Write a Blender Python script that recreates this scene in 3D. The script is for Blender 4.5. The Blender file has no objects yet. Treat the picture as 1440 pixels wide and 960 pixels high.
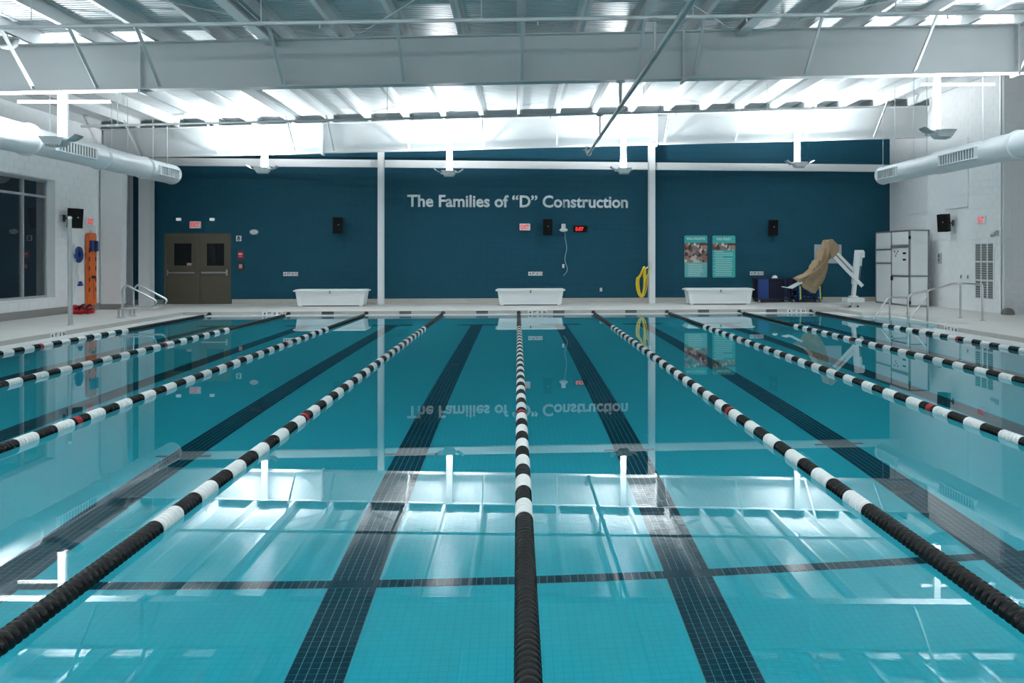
import bpy, bmesh, math, random
from mathutils import Vector, Matrix
random.seed(7)
PI = math.pi
sc = bpy.context.scene
COL = sc.collection

# ------------------------------------------------------------------ camera
cam_d = bpy.data.cameras.new('camera')
cam = bpy.data.objects.new('camera', cam_d); COL.objects.link(cam)
cam.location = (-0.04, -0.31, 1.47)
cam.rotation_euler = (PI / 2, 0, -math.radians(4.5))
cam_d.sensor_width = 36.0; cam_d.sensor_fit = 'HORIZONTAL'
cam_d.lens = 1140 / 1440 * 36.0
cam_d.shift_x = -0.0676
cam_d.shift_y = -0.0808
cam_d.clip_start = 0.05; cam_d.clip_end = 200
sc.camera = cam

# ------------------------------------------------------------------ world and view
w = bpy.data.worlds.new('night'); sc.world = w; w.use_nodes = True
w.node_tree.nodes['Background'].inputs[0].default_value = (0.02, 0.03, 0.04, 1)
w.node_tree.nodes['Background'].inputs[1].default_value = 0.3
sc.view_settings.view_transform = 'Standard'
sc.view_settings.look = 'None'
sc.view_settings.gamma = 1.0
sc.view_settings.use_curve_mapping = False
sc.view_settings.exposure = 0.70
try:
    sc.cycles.use_denoising = True
    sc.cycles.max_bounces = 9
    sc.cycles.diffuse_bounces = 5
    sc.cycles.glossy_bounces = 4
    sc.cycles.transmission_bounces = 6
    sc.cycles.caustics_refractive = True
    sc.cycles.caustics_reflective = True
    sc.cycles.blur_glossy = 0.5
except Exception:
    pass
LIGHT_W = 275.0      # watts of each uplight on the two visible girders
FILL_W = 170.0       # base watts of the added, unseen uplights over the near end

# ------------------------------------------------------------------ materials
MATS = {}
def mat(name, rgb, rough=0.5, metal=0.0, var=0.0, scale=6.0, bump=0.0, bscale=60.0, emit=0.0, spec=0.5, coat=0.0):
    if name in MATS: return MATS[name]
    m = bpy.data.materials.new(name); m.use_nodes = True
    nt = m.node_tree; b = nt.nodes['Principled BSDF']
    b.inputs['Base Color'].default_value = (*rgb, 1)
    b.inputs['Roughness'].default_value = rough
    b.inputs['Metallic'].default_value = metal
    b.inputs['Specular IOR Level'].default_value = spec
    b.inputs['Coat Weight'].default_value = coat
    tc = nt.nodes.new('ShaderNodeTexCoord')
    if var > 0:
        n = nt.nodes.new('ShaderNodeTexNoise'); n.inputs['Scale'].default_value = scale; n.inputs['Detail'].default_value = 4
        nt.links.new(tc.outputs['Object'], n.inputs['Vector'])
        mx = nt.nodes.new('ShaderNodeMix'); mx.data_type = 'RGBA'
        mx.inputs['A'].default_value = (*[c * (1 - var) for c in rgb], 1)
        mx.inputs['B'].default_value = (*[min(1, c * (1 + var)) for c in rgb], 1)
        nt.links.new(n.outputs['Fac'], mx.inputs['Factor'])
        nt.links.new(mx.outputs['Result'], b.inputs['Base Color'])
    if bump > 0:
        n2 = nt.nodes.new('ShaderNodeTexNoise'); n2.inputs['Scale'].default_value = bscale; n2.inputs['Detail'].default_value = 3
        nt.links.new(tc.outputs['Object'], n2.inputs['Vector'])
        bp = nt.nodes.new('ShaderNodeBump'); bp.inputs['Strength'].default_value = bump; bp.inputs['Distance'].default_value = 0.01
        nt.links.new(n2.outputs['Fac'], bp.inputs['Height'])
        nt.links.new(bp.outputs['Normal'], b.inputs['Normal'])
    if emit > 0:
        b.inputs['Emission Color'].default_value = (*rgb, 1)
        b.inputs['Emission Strength'].default_value = emit
    MATS[name] = m
    return m

STEEL_W = mat('white painted steel', (0.55, 0.575, 0.585), 0.42, var=0.03, scale=2)
PURLIN_M = mat('purlin white steel', (0.56, 0.585, 0.595), 0.40, var=0.03, scale=2)
ROOF_M = mat('roof sheet white', (0.54, 0.57, 0.58), 0.30, var=0.03, scale=1.5)
TEAL = mat('teal painted block', (0.010, 0.077, 0.121), 0.6, var=0.08, scale=3, bump=0.25, bscale=90, spec=0.2)
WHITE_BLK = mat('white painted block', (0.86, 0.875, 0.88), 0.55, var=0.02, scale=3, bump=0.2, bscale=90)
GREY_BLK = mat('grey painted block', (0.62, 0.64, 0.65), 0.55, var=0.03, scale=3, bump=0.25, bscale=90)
PANEL_W = mat('white wall panel', (0.84, 0.86, 0.87), 0.45, var=0.02)
COL_M = mat('grey white column', (0.76, 0.77, 0.775), 0.45, var=0.03)
DECK = mat('deck concrete', (0.68, 0.66, 0.635), 0.55, var=0.07, scale=1.3, bump=0.15, bscale=120)
CURB = mat('beige curb tile', (0.48, 0.46, 0.43), 0.35, var=0.08, scale=9)
BASE_M = mat('base tile', (0.50, 0.47, 0.43), 0.4, var=0.08, scale=8)
BASE_G = mat('grey base tile', (0.27, 0.265, 0.26), 0.4, var=0.08, scale=8)
GUTTER = mat('white gutter', (0.82, 0.84, 0.84), 0.3, var=0.02)
POOLF = mat('aqua pool plaster', (0.042, 0.56, 0.68), 0.7, var=0.04, scale=1.2, spec=0.05)
POOLW = mat('aqua pool wall', (0.05, 0.50, 0.60), 0.6, var=0.04, scale=1.2)
def faint_tiles(m, rgb):
    nt = m.node_tree; b = nt.nodes['Principled BSDF']; tc = nt.nodes.new('ShaderNodeTexCoord'); br = nt.nodes.new('ShaderNodeTexBrick')
    br.offset = 0.0; br.inputs['Scale'].default_value = 1.0; br.inputs['Brick Width'].default_value = 0.05; br.inputs['Row Height'].default_value = 0.05
    br.inputs['Color1'].default_value = (*rgb, 1); br.inputs['Color2'].default_value = (*[c*0.965 for c in rgb], 1)
    br.inputs['Mortar'].default_value = (*[c*0.80 for c in rgb], 1); br.inputs['Mortar Size'].default_value = 0.0018
    nt.links.new(tc.outputs['Object'], br.inputs['Vector']); nt.links.new(br.outputs['Color'], b.inputs['Base Color'])
faint_tiles(POOLF, (0.042, 0.57, 0.69))
TILE_D = mat('dark blue tile', (0.004, 0.062, 0.095), 0.5, var=0.2, scale=40, spec=0.02)
GROUT = mat('tile grout', (0.12, 0.36, 0.43), 0.7, var=0.05)
BLACK_P = mat('black float plastic', (0.002, 0.002, 0.0023), 0.2, spec=0.3)
WHITE_P = mat('white float plastic', (0.85, 0.85, 0.83), 0.38, var=0.03, scale=30)
RED_P = mat('red float plastic', (0.42, 0.015, 0.02), 0.35, var=0.1, scale=30)
CHROME = mat('stainless steel', (0.62, 0.62, 0.62), 0.25, 1.0, var=0.05, scale=20)
GALV = mat('galvanised pipe', (0.42, 0.45, 0.46), 0.40, 0.3, var=0.08, scale=20)
BLACK_S = mat('speaker black', (0.002, 0.002, 0.0022), 0.6, spec=0.2, var=0.2, scale=30)
DARKMET = mat('dark bracket', (0.05, 0.05, 0.055), 0.5)
BRONZE = mat('bronze painted door', (0.098, 0.084, 0.055), 0.42, var=0.06, scale=4)
BRONZE_D = mat('bronze door shadow gap', (0.03, 0.027, 0.02), 0.6)
DUCT_M = mat('duct white metal', (0.76, 0.79, 0.81), 0.30, var=0.03, scale=3)
ALU = mat('aluminium frame', (0.46, 0.48, 0.49), 0.35, 0.3, var=0.04)
ALU_D = mat('grey aluminium trim', (0.24, 0.25, 0.26), 0.4, 0.3, var=0.04)
TUB_M = mat('white bench plastic', (0.86, 0.88, 0.885), 0.4, var=0.02)
ORANGE = mat('orange plastic', (0.72, 0.13, 0.012), 0.42, var=0.08, scale=5)
BLUE = mat('royal blue foam', (0.008, 0.04, 0.20), 0.6, var=0.12, scale=9)
BLUE_D = mat('dark blue mesh', (0.003, 0.010, 0.05), 0.6, var=0.15, scale=9)
NAVY = mat('navy mesh', (0.002, 0.003, 0.008), 0.7, var=0.2, scale=15)
RED = mat('red vinyl', (0.55, 0.012, 0.02), 0.35, var=0.15, scale=8)
YELLOW = mat('yellow hose', (0.85, 0.62, 0.02), 0.4, var=0.08, scale=15)
TAN = mat('tan cover cloth', (0.37, 0.255, 0.155), 0.9, var=0.22, scale=6, bump=0.6, bscale=22)
PAPER = mat('white sign face', (0.80, 0.80, 0.80), 0.5)
INK = mat('black ink', (0.006, 0.006, 0.007), 0.6, spec=0.3)
INK_R = mat('red ink', (0.60, 0.02, 0.03), 0.5)
EXIT_R = mat('exit red glow', (0.95, 0.06, 0.06), 0.5, emit=0.35)
CLOCK_R = mat('red led digits', (1.0, 0.02, 0.015), 0.5, emit=0.9)
POSTER_T = mat('poster turquoise', (0.03, 0.42, 0.40), 0.4, var=0.08, scale=4)
POSTER_P = mat('poster pale turquoise', (0.16, 0.46, 0.46), 0.4, var=0.15, scale=7)
LETTER = mat('letter white', (0.90, 0.93, 0.96), 0.4)
ROPE_W = mat('white rope', (0.72, 0.74, 0.75), 0.8)
GREEN = mat('teal noodle foam', (0.006, 0.06, 0.09), 0.7)
SKYBLUE = mat('sky blue foam', (0.02, 0.18, 0.38), 0.6)
YEL_F = mat('lime yellow foam', (0.55, 0.58, 0.04), 0.6)
RUBBER = mat('black rubber', (0.012, 0.012, 0.012), 0.7)
LENS = mat('lamp lens', (1.0, 1.0, 1.0), 0.3, emit=6.0)
LOUVRE = mat('louvre grey', (0.30, 0.305, 0.295), 0.5)

def make_photo_mat():
    m = bpy.data.materials.new('printed photograph'); m.use_nodes = True
    nt = m.node_tree; b = nt.nodes['Principled BSDF']; b.inputs['Roughness'].default_value = 0.4
    tc = nt.nodes.new('ShaderNodeTexCoord'); v = nt.nodes.new('ShaderNodeTexVoronoi'); v.inputs['Scale'].default_value = 9
    cr = nt.nodes.new('ShaderNodeValToRGB'); e = cr.color_ramp.elements
    e[0].position = 0.0; e[0].color = (0.02, 0.015, 0.015, 1); e[1].position = 1.0; e[1].color = (0.75, 0.73, 0.70, 1)
    for p, c in ((0.2, (0.16, 0.03, 0.03, 1)), (0.42, (0.35, 0.22, 0.14, 1)), (0.6, (0.05, 0.10, 0.16, 1)), (0.75, (0.55, 0.5, 0.45, 1))):
        x = e.new(p); x.color = c
    sp = nt.nodes.new('ShaderNodeSeparateColor')
    nt.links.new(tc.outputs['Object'], v.inputs['Vector']); nt.links.new(v.outputs['Color'], sp.inputs['Color'])
    nt.links.new(sp.outputs['Red'], cr.inputs['Fac']); nt.links.new(cr.outputs['Color'], b.inputs['Base Color'])
    return m
PHOTO = make_photo_mat()

def make_water():
    m = bpy.data.materials.new('pool water'); m.use_nodes = True
    nt = m.node_tree; b = nt.nodes['Principled BSDF']
    b.inputs['Base Color'].default_value = (0.86, 0.985, 0.99, 1)
    b.inputs['Roughness'].default_value = 0.0
    b.inputs['IOR'].default_value = 1.333
    b.inputs['Transmission Weight'].default_value = 1.0
    tc = nt.nodes.new('ShaderNodeTexCoord'); n = nt.nodes.new('ShaderNodeTexNoise')
    n.inputs['Scale'].default_value = 1.1; n.inputs['Detail'].default_value = 1.5
    bp = nt.nodes.new('ShaderNodeBump'); bp.inputs['Strength'].default_value = 0.03; bp.inputs['Distance'].default_value = 0.002
    nt.links.new(tc.outputs['Object'], n.inputs['Vector']); nt.links.new(n.outputs['Fac'], bp.inputs['Height'])
    nt.links.new(bp.outputs['Normal'], b.inputs['Normal'])
    return m
WATER = make_water()

def make_glass():
    m = bpy.data.materials.new('window glass'); m.use_nodes = True
    b = m.node_tree.nodes['Principled BSDF']
    b.inputs['Base Color'].default_value = (0.80, 0.86, 0.86, 1)
    b.inputs['Roughness'].default_value = 0.0; b.inputs['IOR'].default_value = 1.5
    b.inputs['Transmission Weight'].default_value = 1.0
    return m
GLASS = make_glass()

def make_lane_mat():
    m = bpy.data.materials.new('far lane tile'); m.use_nodes = True
    nt = m.node_tree; b = nt.nodes['Principled BSDF']; b.inputs['Roughness'].default_value = 0.5; b.inputs['Specular IOR Level'].default_value = 0.02
    tc = nt.nodes.new('ShaderNodeTexCoord'); br = nt.nodes.new('ShaderNodeTexBrick')
    br.offset = 0.0; br.inputs['Scale'].default_value = 1.0
    br.inputs['Color1'].default_value = (0.006, 0.032, 0.052, 1); br.inputs['Color2'].default_value = (0.008, 0.076, 0.110, 1)
    br.inputs['Mortar'].default_value = (0.12, 0.36, 0.43, 1); br.inputs['Mortar Size'].default_value = 0.002
    br.inputs['Brick Width'].default_value = 0.05; br.inputs['Row Height'].default_value = 0.05
    nt.links.new(tc.outputs['Object'], br.inputs['Vector']); nt.links.new(br.outputs['Color'], b.inputs['Base Color'])
    return m
LANE_FAR = make_lane_mat()

# ------------------------------------------------------------------ helpers
class MB:
    """collects shapes; build() links them as one mesh object"""
    def __init__(s): s.v = []; s.f = []; s.sm = []
    def add(s, vs, fs, smooth=False):
        o = len(s.v); s.v += [tuple(p) for p in vs]; s.f += [tuple(i + o for i in f) for f in fs]; s.sm += [smooth] * len(fs); return s
    def box(s, x0, x1, y0, y1, z0, z1):
        return s.add([(x0,y0,z0),(x1,y0,z0),(x1,y1,z0),(x0,y1,z0),(x0,y0,z1),(x1,y0,z1),(x1,y1,z1),(x0,y1,z1)],
                     [(0,3,2,1),(4,5,6,7),(0,1,5,4),(1,2,6,5),(2,3,7,6),(3,0,4,7)])
    def cbox(s, c, d): return s.box(c[0]-d[0]/2, c[0]+d[0]/2, c[1]-d[1]/2, c[1]+d[1]/2, c[2]-d[2]/2, c[2]+d[2]/2)
    def bev(s, x0, x1, y0, y1, z0, z1, b=0.01, seg=2):
        bm = bmesh.new(); bmesh.ops.create_cube(bm, size=1)
        for q in bm.verts: q.co = Vector(((x0+x1)/2 + q.co.x*(x1-x0), (y0+y1)/2 + q.co.y*(y1-y0), (z0+z1)/2 + q.co.z*(z1-z0)))
        bmesh.ops.bevel(bm, geom=list(bm.edges), offset=b, segments=seg, affect='EDGES', profile=0.5)
        bm.verts.index_update(); s.add([q.co[:] for q in bm.verts], [[q.index for q in f.verts] for f in bm.faces]); bm.free(); return s
    def bar(s, p0, p1, wd, ht, up=(0,0,1)):
        p0, p1 = Vector(p0), Vector(p1); d = (p1-p0).normalized(); u = Vector(up)
        if abs(d.dot(u)) > 0.98: u = Vector((0,1,0))
        r = d.cross(u).normalized(); u = r.cross(d)
        vs = []
        for p in (p0, p1):
            for a, b in ((-1,-1),(1,-1),(1,1),(-1,1)): vs.append(p + r*a*wd/2 + u*b*ht/2)
        return s.add(vs, [(0,1,2,3),(7,6,5,4),(0,4,5,1),(1,5,6,2),(2,6,7,3),(3,7,4,0)])
    def tube(s, pts, r, n=10, cap=True):
        pts = [Vector(p) for p in pts]; rs = r if isinstance(r, (list, tuple)) else [r]*len(pts)
        rings = []; prev = None
        for i, p in enumerate(pts):
            if i == 0: d = pts[1]-p
            elif i == len(pts)-1: d = p-pts[i-1]
            else: d = (pts[i+1]-p).normalized() + (p-pts[i-1]).normalized()
            d.normalize()
            if prev is None:
                a = Vector((0,0,1)) if abs(d.z) < 0.9 else Vector((1,0,0)); u = d.cross(a).normalized()
            else: u = (prev - d*prev.dot(d)).normalized()
            prev = u; v = d.cross(u)
            rings.append([p + (u*math.cos(2*PI*k/n) + v*math.sin(2*PI*k/n))*rs[i] for k in range(n)])
        vs = [q for rg in rings for q in rg]; fs = []
        for i in range(len(pts)-1):
            for k in range(n): fs.append((i*n+k, i*n+(k+1)%n, (i+1)*n+(k+1)%n, (i+1)*n+k))
        s.add(vs, fs, True)
        if cap:
            s.add(rings[0], [tuple(range(n))[::-1]]); s.add(rings[-1], [tuple(range(n))])
        return s
    def cyl(s, p0, p1, r, n=16, r1=None): return s.tube([p0, p1], [r, r if r1 is None else r1], n)
    def prism(s, poly, axis, a, b):
        """poly of 2D points swept along axis from a to b; axis Y uses (x,z), Z uses (x,y), X uses (y,z)"""
        def P(q, t): return {'Y': (q[0], t, q[1]), 'Z': (q[0], q[1], t), 'X': (t, q[0], q[1])}[axis]
        n = len(poly); vs = [P(q, a) for q in poly] + [P(q, b) for q in poly]
        fs = [tuple(range(n)), tuple(range(2*n-1, n-1, -1))] + [(i, (i+1) % n, n+(i+1) % n, n+i) for i in range(n)]
        return s.add(vs, fs)
    def lathe(s, prof, c=(0,0,0), axis='Z', n=20, smooth=True):
        vs = []; fs = []
        for (r, t) in prof:
            for k in range(n):
                a = 2*PI*k/n; x, y = r*math.cos(a), r*math.sin(a)
                q = {'Z': (x, y, t), 'Y': (x, t, y), 'X': (t, x, y)}[axis]
                vs.append((c[0]+q[0], c[1]+q[1], c[2]+q[2]))
        for i in range(len(prof)-1):
            for k in range(n): fs.append((i*n+k, i*n+(k+1) % n, (i+1)*n+(k+1) % n, (i+1)*n+k))
        return s.add(vs, fs, smooth)
    def mesh(s, name, m):
        me = bpy.data.meshes.new(name); me.from_pydata(s.v, [], s.f)
        me.polygons.foreach_set('use_smooth', s.sm); me.update()
        bm = bmesh.new(); bm.from_mesh(me); bmesh.ops.recalc_face_normals(bm, faces=bm.faces); bm.to_mesh(me); bm.free()
        if m: me.materials.append(m)
        return me
    def build(s, name, m, parent=None, label=None, loc=None):
        return link(name, s.mesh(name, m), parent, label, loc)

def link(name, me, parent=None, label=None, loc=None):
    o = bpy.data.objects.new(name, me); COL.objects.link(o)
    if parent is not None: o.parent = parent
    if label: o['label'] = label
    if loc is not None: o.location = loc
    return o
def thing(name, label, cat, loc=(0,0,0), rz=0.0, group=None):
    o = bpy.data.objects.new(name, None); COL.objects.link(o); o.location = loc; o.rotation_euler = (0,0,rz)
    o.empty_display_size = 0.1
    o['label'] = label; o['category'] = cat
    if group: o['group'] = group
    return o
def tag(o, label, cat, group=None, kind=None):
    o['label'] = label; o['category'] = cat
    if group: o['group'] = group
    if kind: o['kind'] = kind
    return o
def struct(o, label=None):
    o['kind'] = 'structure'
    if label: o['label'] = label
    return o
def copy_tree(src, parent=None):
    c = src.copy(); COL.objects.link(c); c.parent = parent
    for ch in src.children: copy_tree(ch, c)
    return c

def text_mesh(body, size=1.0, ext=0.0, bold=0.0):
    cu = bpy.data.curves.new('text', 'FONT'); cu.body = body; cu.size = size; cu.extrude = ext; cu.offset = bold
    cu.resolution_u = 4
    o = bpy.data.objects.new('text', cu); me = bpy.data.meshes.new_from_object(o)
    bpy.data.objects.remove(o); bpy.data.curves.remove(cu)
    return me
def text_obj(name, body, height, width, loc, m, parent=None, ext=0.002, bold=0.02, label=None, tilt=0.0):
    """upright text facing -Y, centred on loc, scaled to the given height and width"""
    me = text_mesh(body, 1.0, 0.0, bold)
    xs = [v.co.x for v in me.vertices]; ys = [v.co.y for v in me.vertices]
    x0, x1, y0, y1 = min(xs), max(xs), min(ys), max(ys)
    sx = width/(x1-x0) if width else height/(y1-y0); sy = height/(y1-y0)
    bm = bmesh.new(); bm.from_mesh(me)
    if ext > 0:
        r = bmesh.ops.extrude_face_region(bm, geom=list(bm.faces))
        for g in r['geom']:
            if isinstance(g, bmesh.types.BMVert): g.co.z = 1.0
    for v in bm.verts: v.co = Vector(((v.co.x-(x0+x1)/2)*sx, -v.co.z*ext, (v.co.y-(y0+y1)/2)*sy))
    bmesh.ops.recalc_face_normals(bm, faces=bm.faces)
    bm.to_mesh(me); bm.free(); me.materials.clear(); me.materials.append(m)
    return link(name, me, parent, label, loc)

ORD = ['first','second','third','fourth','fifth','sixth','seventh','eighth','ninth','tenth','eleventh','twelfth','thirteenth','fourteenth',
       'fifteenth','sixteenth','seventeenth','eighteenth','nineteenth','twentieth','twenty-first','twenty-second','twenty-third','twenty-fourth','twenty-fifth']

# ------------------------------------------------------------------ main dimensions (metres; deck at z = 0, pool axis along +Y)
WZ = -0.11                 # water level
FZ = -1.36                 # pool bottom
YB = 26.9                  # back wall
XL, XR = -12.1, 12.84      # side walls
XR2, YR = 16.5, 20.26      # wider bay on the right, nearer the camera
YN = -5.0                  # wall behind the camera
G1, G2 = 15.2, 24.3        # roof girders
def zbot(x): return 4.83 + 0.0365*x
def ztop(x): return 5.72 + 0.0425*x
PD = 0.25                  # purlin depth
def zroof(x): return ztop(x) + PD
LANE = 2.134
PL, PR = -9.25, 9.35       # curb faces left and right
PY = 22.86                 # far curb face
GL, GR, GY0, GY = -8.85, 8.85, 0.35, 22.5   # water edges (inner side of gutter)
RX, RY0, RY1 = 10.2, 17.2, 21.2             # stair recess

# ------------------------------------------------------------------ block walls
def block_wall(name, u0, u1, h_fn, place, m, holes=(), parts=300, prefer=None, label=None, thick=0.14):
    """courses of blocks on a backing slab. place(u, z, d) -> world point, d metres proud of the wall face"""
    BL, BH, J = 0.406, 0.203, 0.0028
    slab = MB(); n = 24
    poly = [(u0, 0.0)] + [(u1, 0.0)] + [(u1 + (u0-u1)*k/n, h_fn(u1 + (u0-u1)*k/n)) for k in range(n+1)]
    # backing split round the holes
    us = sorted(set([u0, u1] + [q for h in holes for q in h[:2]]))
    for a, b in zip(us[:-1], us[1:]):
        zs = [(0.0, None)]
        hs = [h for h in holes if h[0] <= a+1e-6 and h[1] >= b-1e-6]
        segs = []
        z = 0.0
        for h in sorted(hs, key=lambda t: t[2]):
            segs.append((z, h[2])); z = h[3]
        segs.append((z, None))
        for z0, z1 in segs:
            if z1 is not None and z1-z0 < 1e-4: continue
            za, zb = (h_fn(a), h_fn(b)) if z1 is None else (z1, z1)
            q = [place(a, z0, -0.004), place(b, z0, -0.004), place(b, zb, -0.004), place(a, za, -0.004),
                 place(a, z0, -thick), place(b, z0, -thick), place(b, zb, -thick), place(a, za, -thick)]
            slab.add(q, [(0,1,2,3),(7,6,5,4),(0,4,5,1),(1,5,6,2),(2,6,7,3),(3,7,4,0)])
    root = slab.build(name, m); struct(root, label)
    rects = []
    row = 0; z = 0.0
    hmax = max(h_fn(u0), h_fn(u1))
    while z < hmax:
        u = u0 - (BL/2 if row % 2 else 0)
        while u < u1:
            a, b, c, d = max(u, u0), min(u+BL, u1), z, z+BH
            d2 = min(d, min(h_fn(a), h_fn(b)))
            todo = [(a, b, c, d2)]
            for h in holes:
                nxt = []
                for (p, q, r, t) in todo:
                    if q <= h[0] or p >= h[1] or t <= h[2] or r >= h[3]: nxt.append((p, q, r, t)); continue
                    if p < h[0]: nxt.append((p, h[0], r, t))
                    if q > h[1]: nxt.append((h[1], q, r, t))
                    p2, q2 = max(p, h[0]), min(q, h[1])
                    if r < h[2]: nxt.append((p2, q2, r, h[2]))
                    if t > h[3]: nxt.append((p2, q2, h[3], t))
                todo = nxt
            rects += [k for k in todo if k[1]-k[0] > 0.02 and k[3]-k[2] > 0.02]
            u += BL
        z += BH; row += 1
    full = [r for r in rects if abs(r[1]-r[0]-BL) < 1e-4 and abs(r[3]-r[2]-BH) < 1e-4]
    if prefer: full.sort(key=lambda r: (r[0]+r[1]-2*prefer[0])**2 + 4*(r[2]+r[3]-2*prefer[1])**2)
    single = set(full[:parts])
    def blk(mb, r, origin=None):
        a, b, c, d = r[0]+J, r[1]-J, r[2]+J, r[3]-J
        q = [place(a, c, -0.0045), place(b, c, -0.0045), place(b, d, -0.0045), place(a, d, -0.0045),
             place(a+0.003, c+0.003, 0), place(b-0.003, c+0.003, 0), place(b-0.003, d-0.003, 0), place(a+0.003, d-0.003, 0)]
        if origin: q = [tuple(x-y for x, y in zip(t, origin)) for t in q]
        mb.add(q, [(4,5,6,7),(0,1,5,4),(1,2,6,5),(2,3,7,6),(3,0,4,7)])
    rest = MB()
    for r in rects:
        if r not in single: blk(rest, r)
    o = rest.build('block_field', m, root); o['kind'] = 'stuff'
    if single:
        r0 = full[0]; mb = MB(); blk(mb, r0, place(r0[0], r0[2], 0)); me = mb.mesh('block', m)
        for r in full[:parts]: link('block', me, root, None, place(r[0], r[2], 0))
    return root

DOOR = (-11.42, -9.34, 0.0, 2.30)
block_wall('wall_back', -12.4, XR, lambda u: zroof(u)-0.02, lambda u, z, d: (u, YB-d, z), TEAL, [DOOR], 300, (0.0, 2.2),
           'dark teal painted block wall at the far end of the pool')
WIN = (16.90, 21.93, 0.45, 3.52)
block_wall('wall_left', 8.0, 24.35, lambda u: zroof(XL)-0.02, lambda u, z, d: (XL+d, u, z), WHITE_BLK, [WIN], 300, (22.9, 2.0),
           'white painted block wall with the dark window')
block_wall('wall_left_recess', 24.35, YB, lambda u: zroof(-12.4)-0.02, lambda u, z, d: (-12.4+d, u, z), WHITE_BLK, [], 60, (25.8, 2.0),
           'short white block wall behind the corner columns')
block_wall('wall_right', YR+0.10, YB, lambda u: zroof(XR)-0.02, lambda u, z, d: (XR-d, u, z), WHITE_BLK, [], 300, (22.5, 2.6),
           'white painted block wall with the louvre on the right')
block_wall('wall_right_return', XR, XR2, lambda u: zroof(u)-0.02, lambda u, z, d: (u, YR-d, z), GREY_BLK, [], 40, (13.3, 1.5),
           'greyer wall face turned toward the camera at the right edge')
struct(MB().box(XR2, XR2+0.15, YN, YR, 0, 6.8).build('wall_right_near', WHITE_BLK), 'plain wall of the wide bay on the right')
struct(MB().box(XL-0.15, XL, YN, 8.0, 0, 5.6).build('wall_left_near', WHITE_BLK), 'plain left wall beside the camera')
struct(MB().box(-12.5, XR2+0.15, YN-0.15, YN, 0, 6.9).build('wall_behind', WHITE_BLK), 'plain wall behind the camera')

# base tile strips
struct(MB().box(-9.30, XR-0.02, YB-0.025, YB, 0, 0.15).build('baseboard_back', BASE_M), 'beige tile base along the teal wall')
struct(MB().box(-12.38, DOOR[0]-0.03, YB-0.025, YB, 0, 0.15).build('baseboard_corner', BASE_G), 'grey tile base in the left corner')
struct(MB().box(XL, XL+0.025, 8, 24.3, 0, 0.19).build('baseboard_left', BASE_G), 'grey tile base along the left wall')

# ------------------------------------------------------------------ deck, curb, gutter
dk = MB()
dk.box(-12.5, PL, YN, YB, -0.3, 0.0)
dk.box(PL, XR2, PY, YB, -0.3, 0.0)
dk.box(PL, XR2, YN, 0.0, -0.3, 0.0)
dk.box(RX, XR2, 0.0, PY, -0.3, 0.0)
dk.box(PR, RX, 0.0, RY0, -0.3, 0.0)
dk.box(PR, RX, RY1, PY, -0.3, 0.0)
corner = [(RX, RY1)] + [(RX-0.5 + 0.5*math.cos(a), RY1-0.5 + 0.5*math.sin(a)) for a in [PI/2*k/8 for k in range(9)]]
dk.prism(corner, 'Z', -0.3, 0.0)
deck = struct(dk.build('floor', DECK), 'pale beige pool deck')
cb = MB(); t = 0.006
cb.box(PL, PR, PY-t, PY, -0.3, -0.004)
cb.box(PL, PL+t, 0, PY, -0.3, -0.004)
cb.box(PR-t, PR, 0, RY0, -0.3, -0.004); cb.box(PR-t, PR, RY1, PY, -0.3, -0.004)
struct(cb.build('trim_1', CURB), 'tiled curb face round the pool')
gt = MB(); gz0, gz1 = -0.4, -0.092
gt.box(PL+t, GL, 0, PY, gz0, gz1)
gt.box(GR, PR-t, 0, RY0, gz0, gz1); gt.box(GR, PR-t, RY1, PY, gz0, gz1)
gt.box(GL, GR, GY, PY-t, gz0, gz1); gt.box(GL, GR, 0, GY0, gz0, gz1)
# white rim round the stair recess
gt.box(PR-t, RX-0.5, RY1-0.16, RY1, gz0, gz1); gt.box(RX-0.16, RX, RY0, RY1-0.5, gz0, gz1); gt.box(PR-t, RX-0.16, RY0, RY0+0.16, gz0, gz1)
arc = [PI/2*k/8 for k in range(9)]
gt.prism([(RX-0.5+0.5*math.cos(a), RY1-0.5+0.5*math.sin(a)) for a in arc] + [(RX-0.5+0.34*math.cos(a), RY1-0.5+0.34*math.sin(a)) for a in arc[::-1]], 'Z', gz0, gz1)
struct(gt.build('trim_2', GUTTER), 'white gutter lip round the water')

# pool basin
pf = struct(MB().box(GL, RX, GY0, GY, FZ-0.1, FZ).build('pool_floor', POOLF), 'aqua pool bottom under the water')
pw = MB()
pw.box(GL-0.08, GL, GY0, GY, FZ-0.1, gz0+0.02); pw.box(GR, GR+0.08, GY0, RY0, FZ-0.1, gz0+0.02); pw.box(GR, GR+0.08, RY1, GY, FZ-0.1, gz0+0.02)
pw.box(GL, GR, GY, GY+0.08, FZ-0.1, gz0+0.02); pw.box(GL, GR, GY0-0.08, GY0, FZ-0.1, gz0+0.02)
pw.box(GR, RX, RY0-0.08, RY0, FZ-0.1, gz0+0.02); pw.box(GR, RX, RY1, RY1+0.08, FZ-0.1, gz0+0.02); pw.box(RX, RX+0.08, RY0-0.08, RY1+0.08, FZ-0.1, -0.28)
struct(pw.build('pool_wall', POOLW), 'aqua side walls of the pool basin')
for k in range(4):
    struct(MB().bev(GR+0.05+0.27*k, RX, RY0, RY1, FZ, FZ+0.27*(k+1), 0.01).build('pool_step', POOLF), 'aqua step in the pool entry recess')

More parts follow.
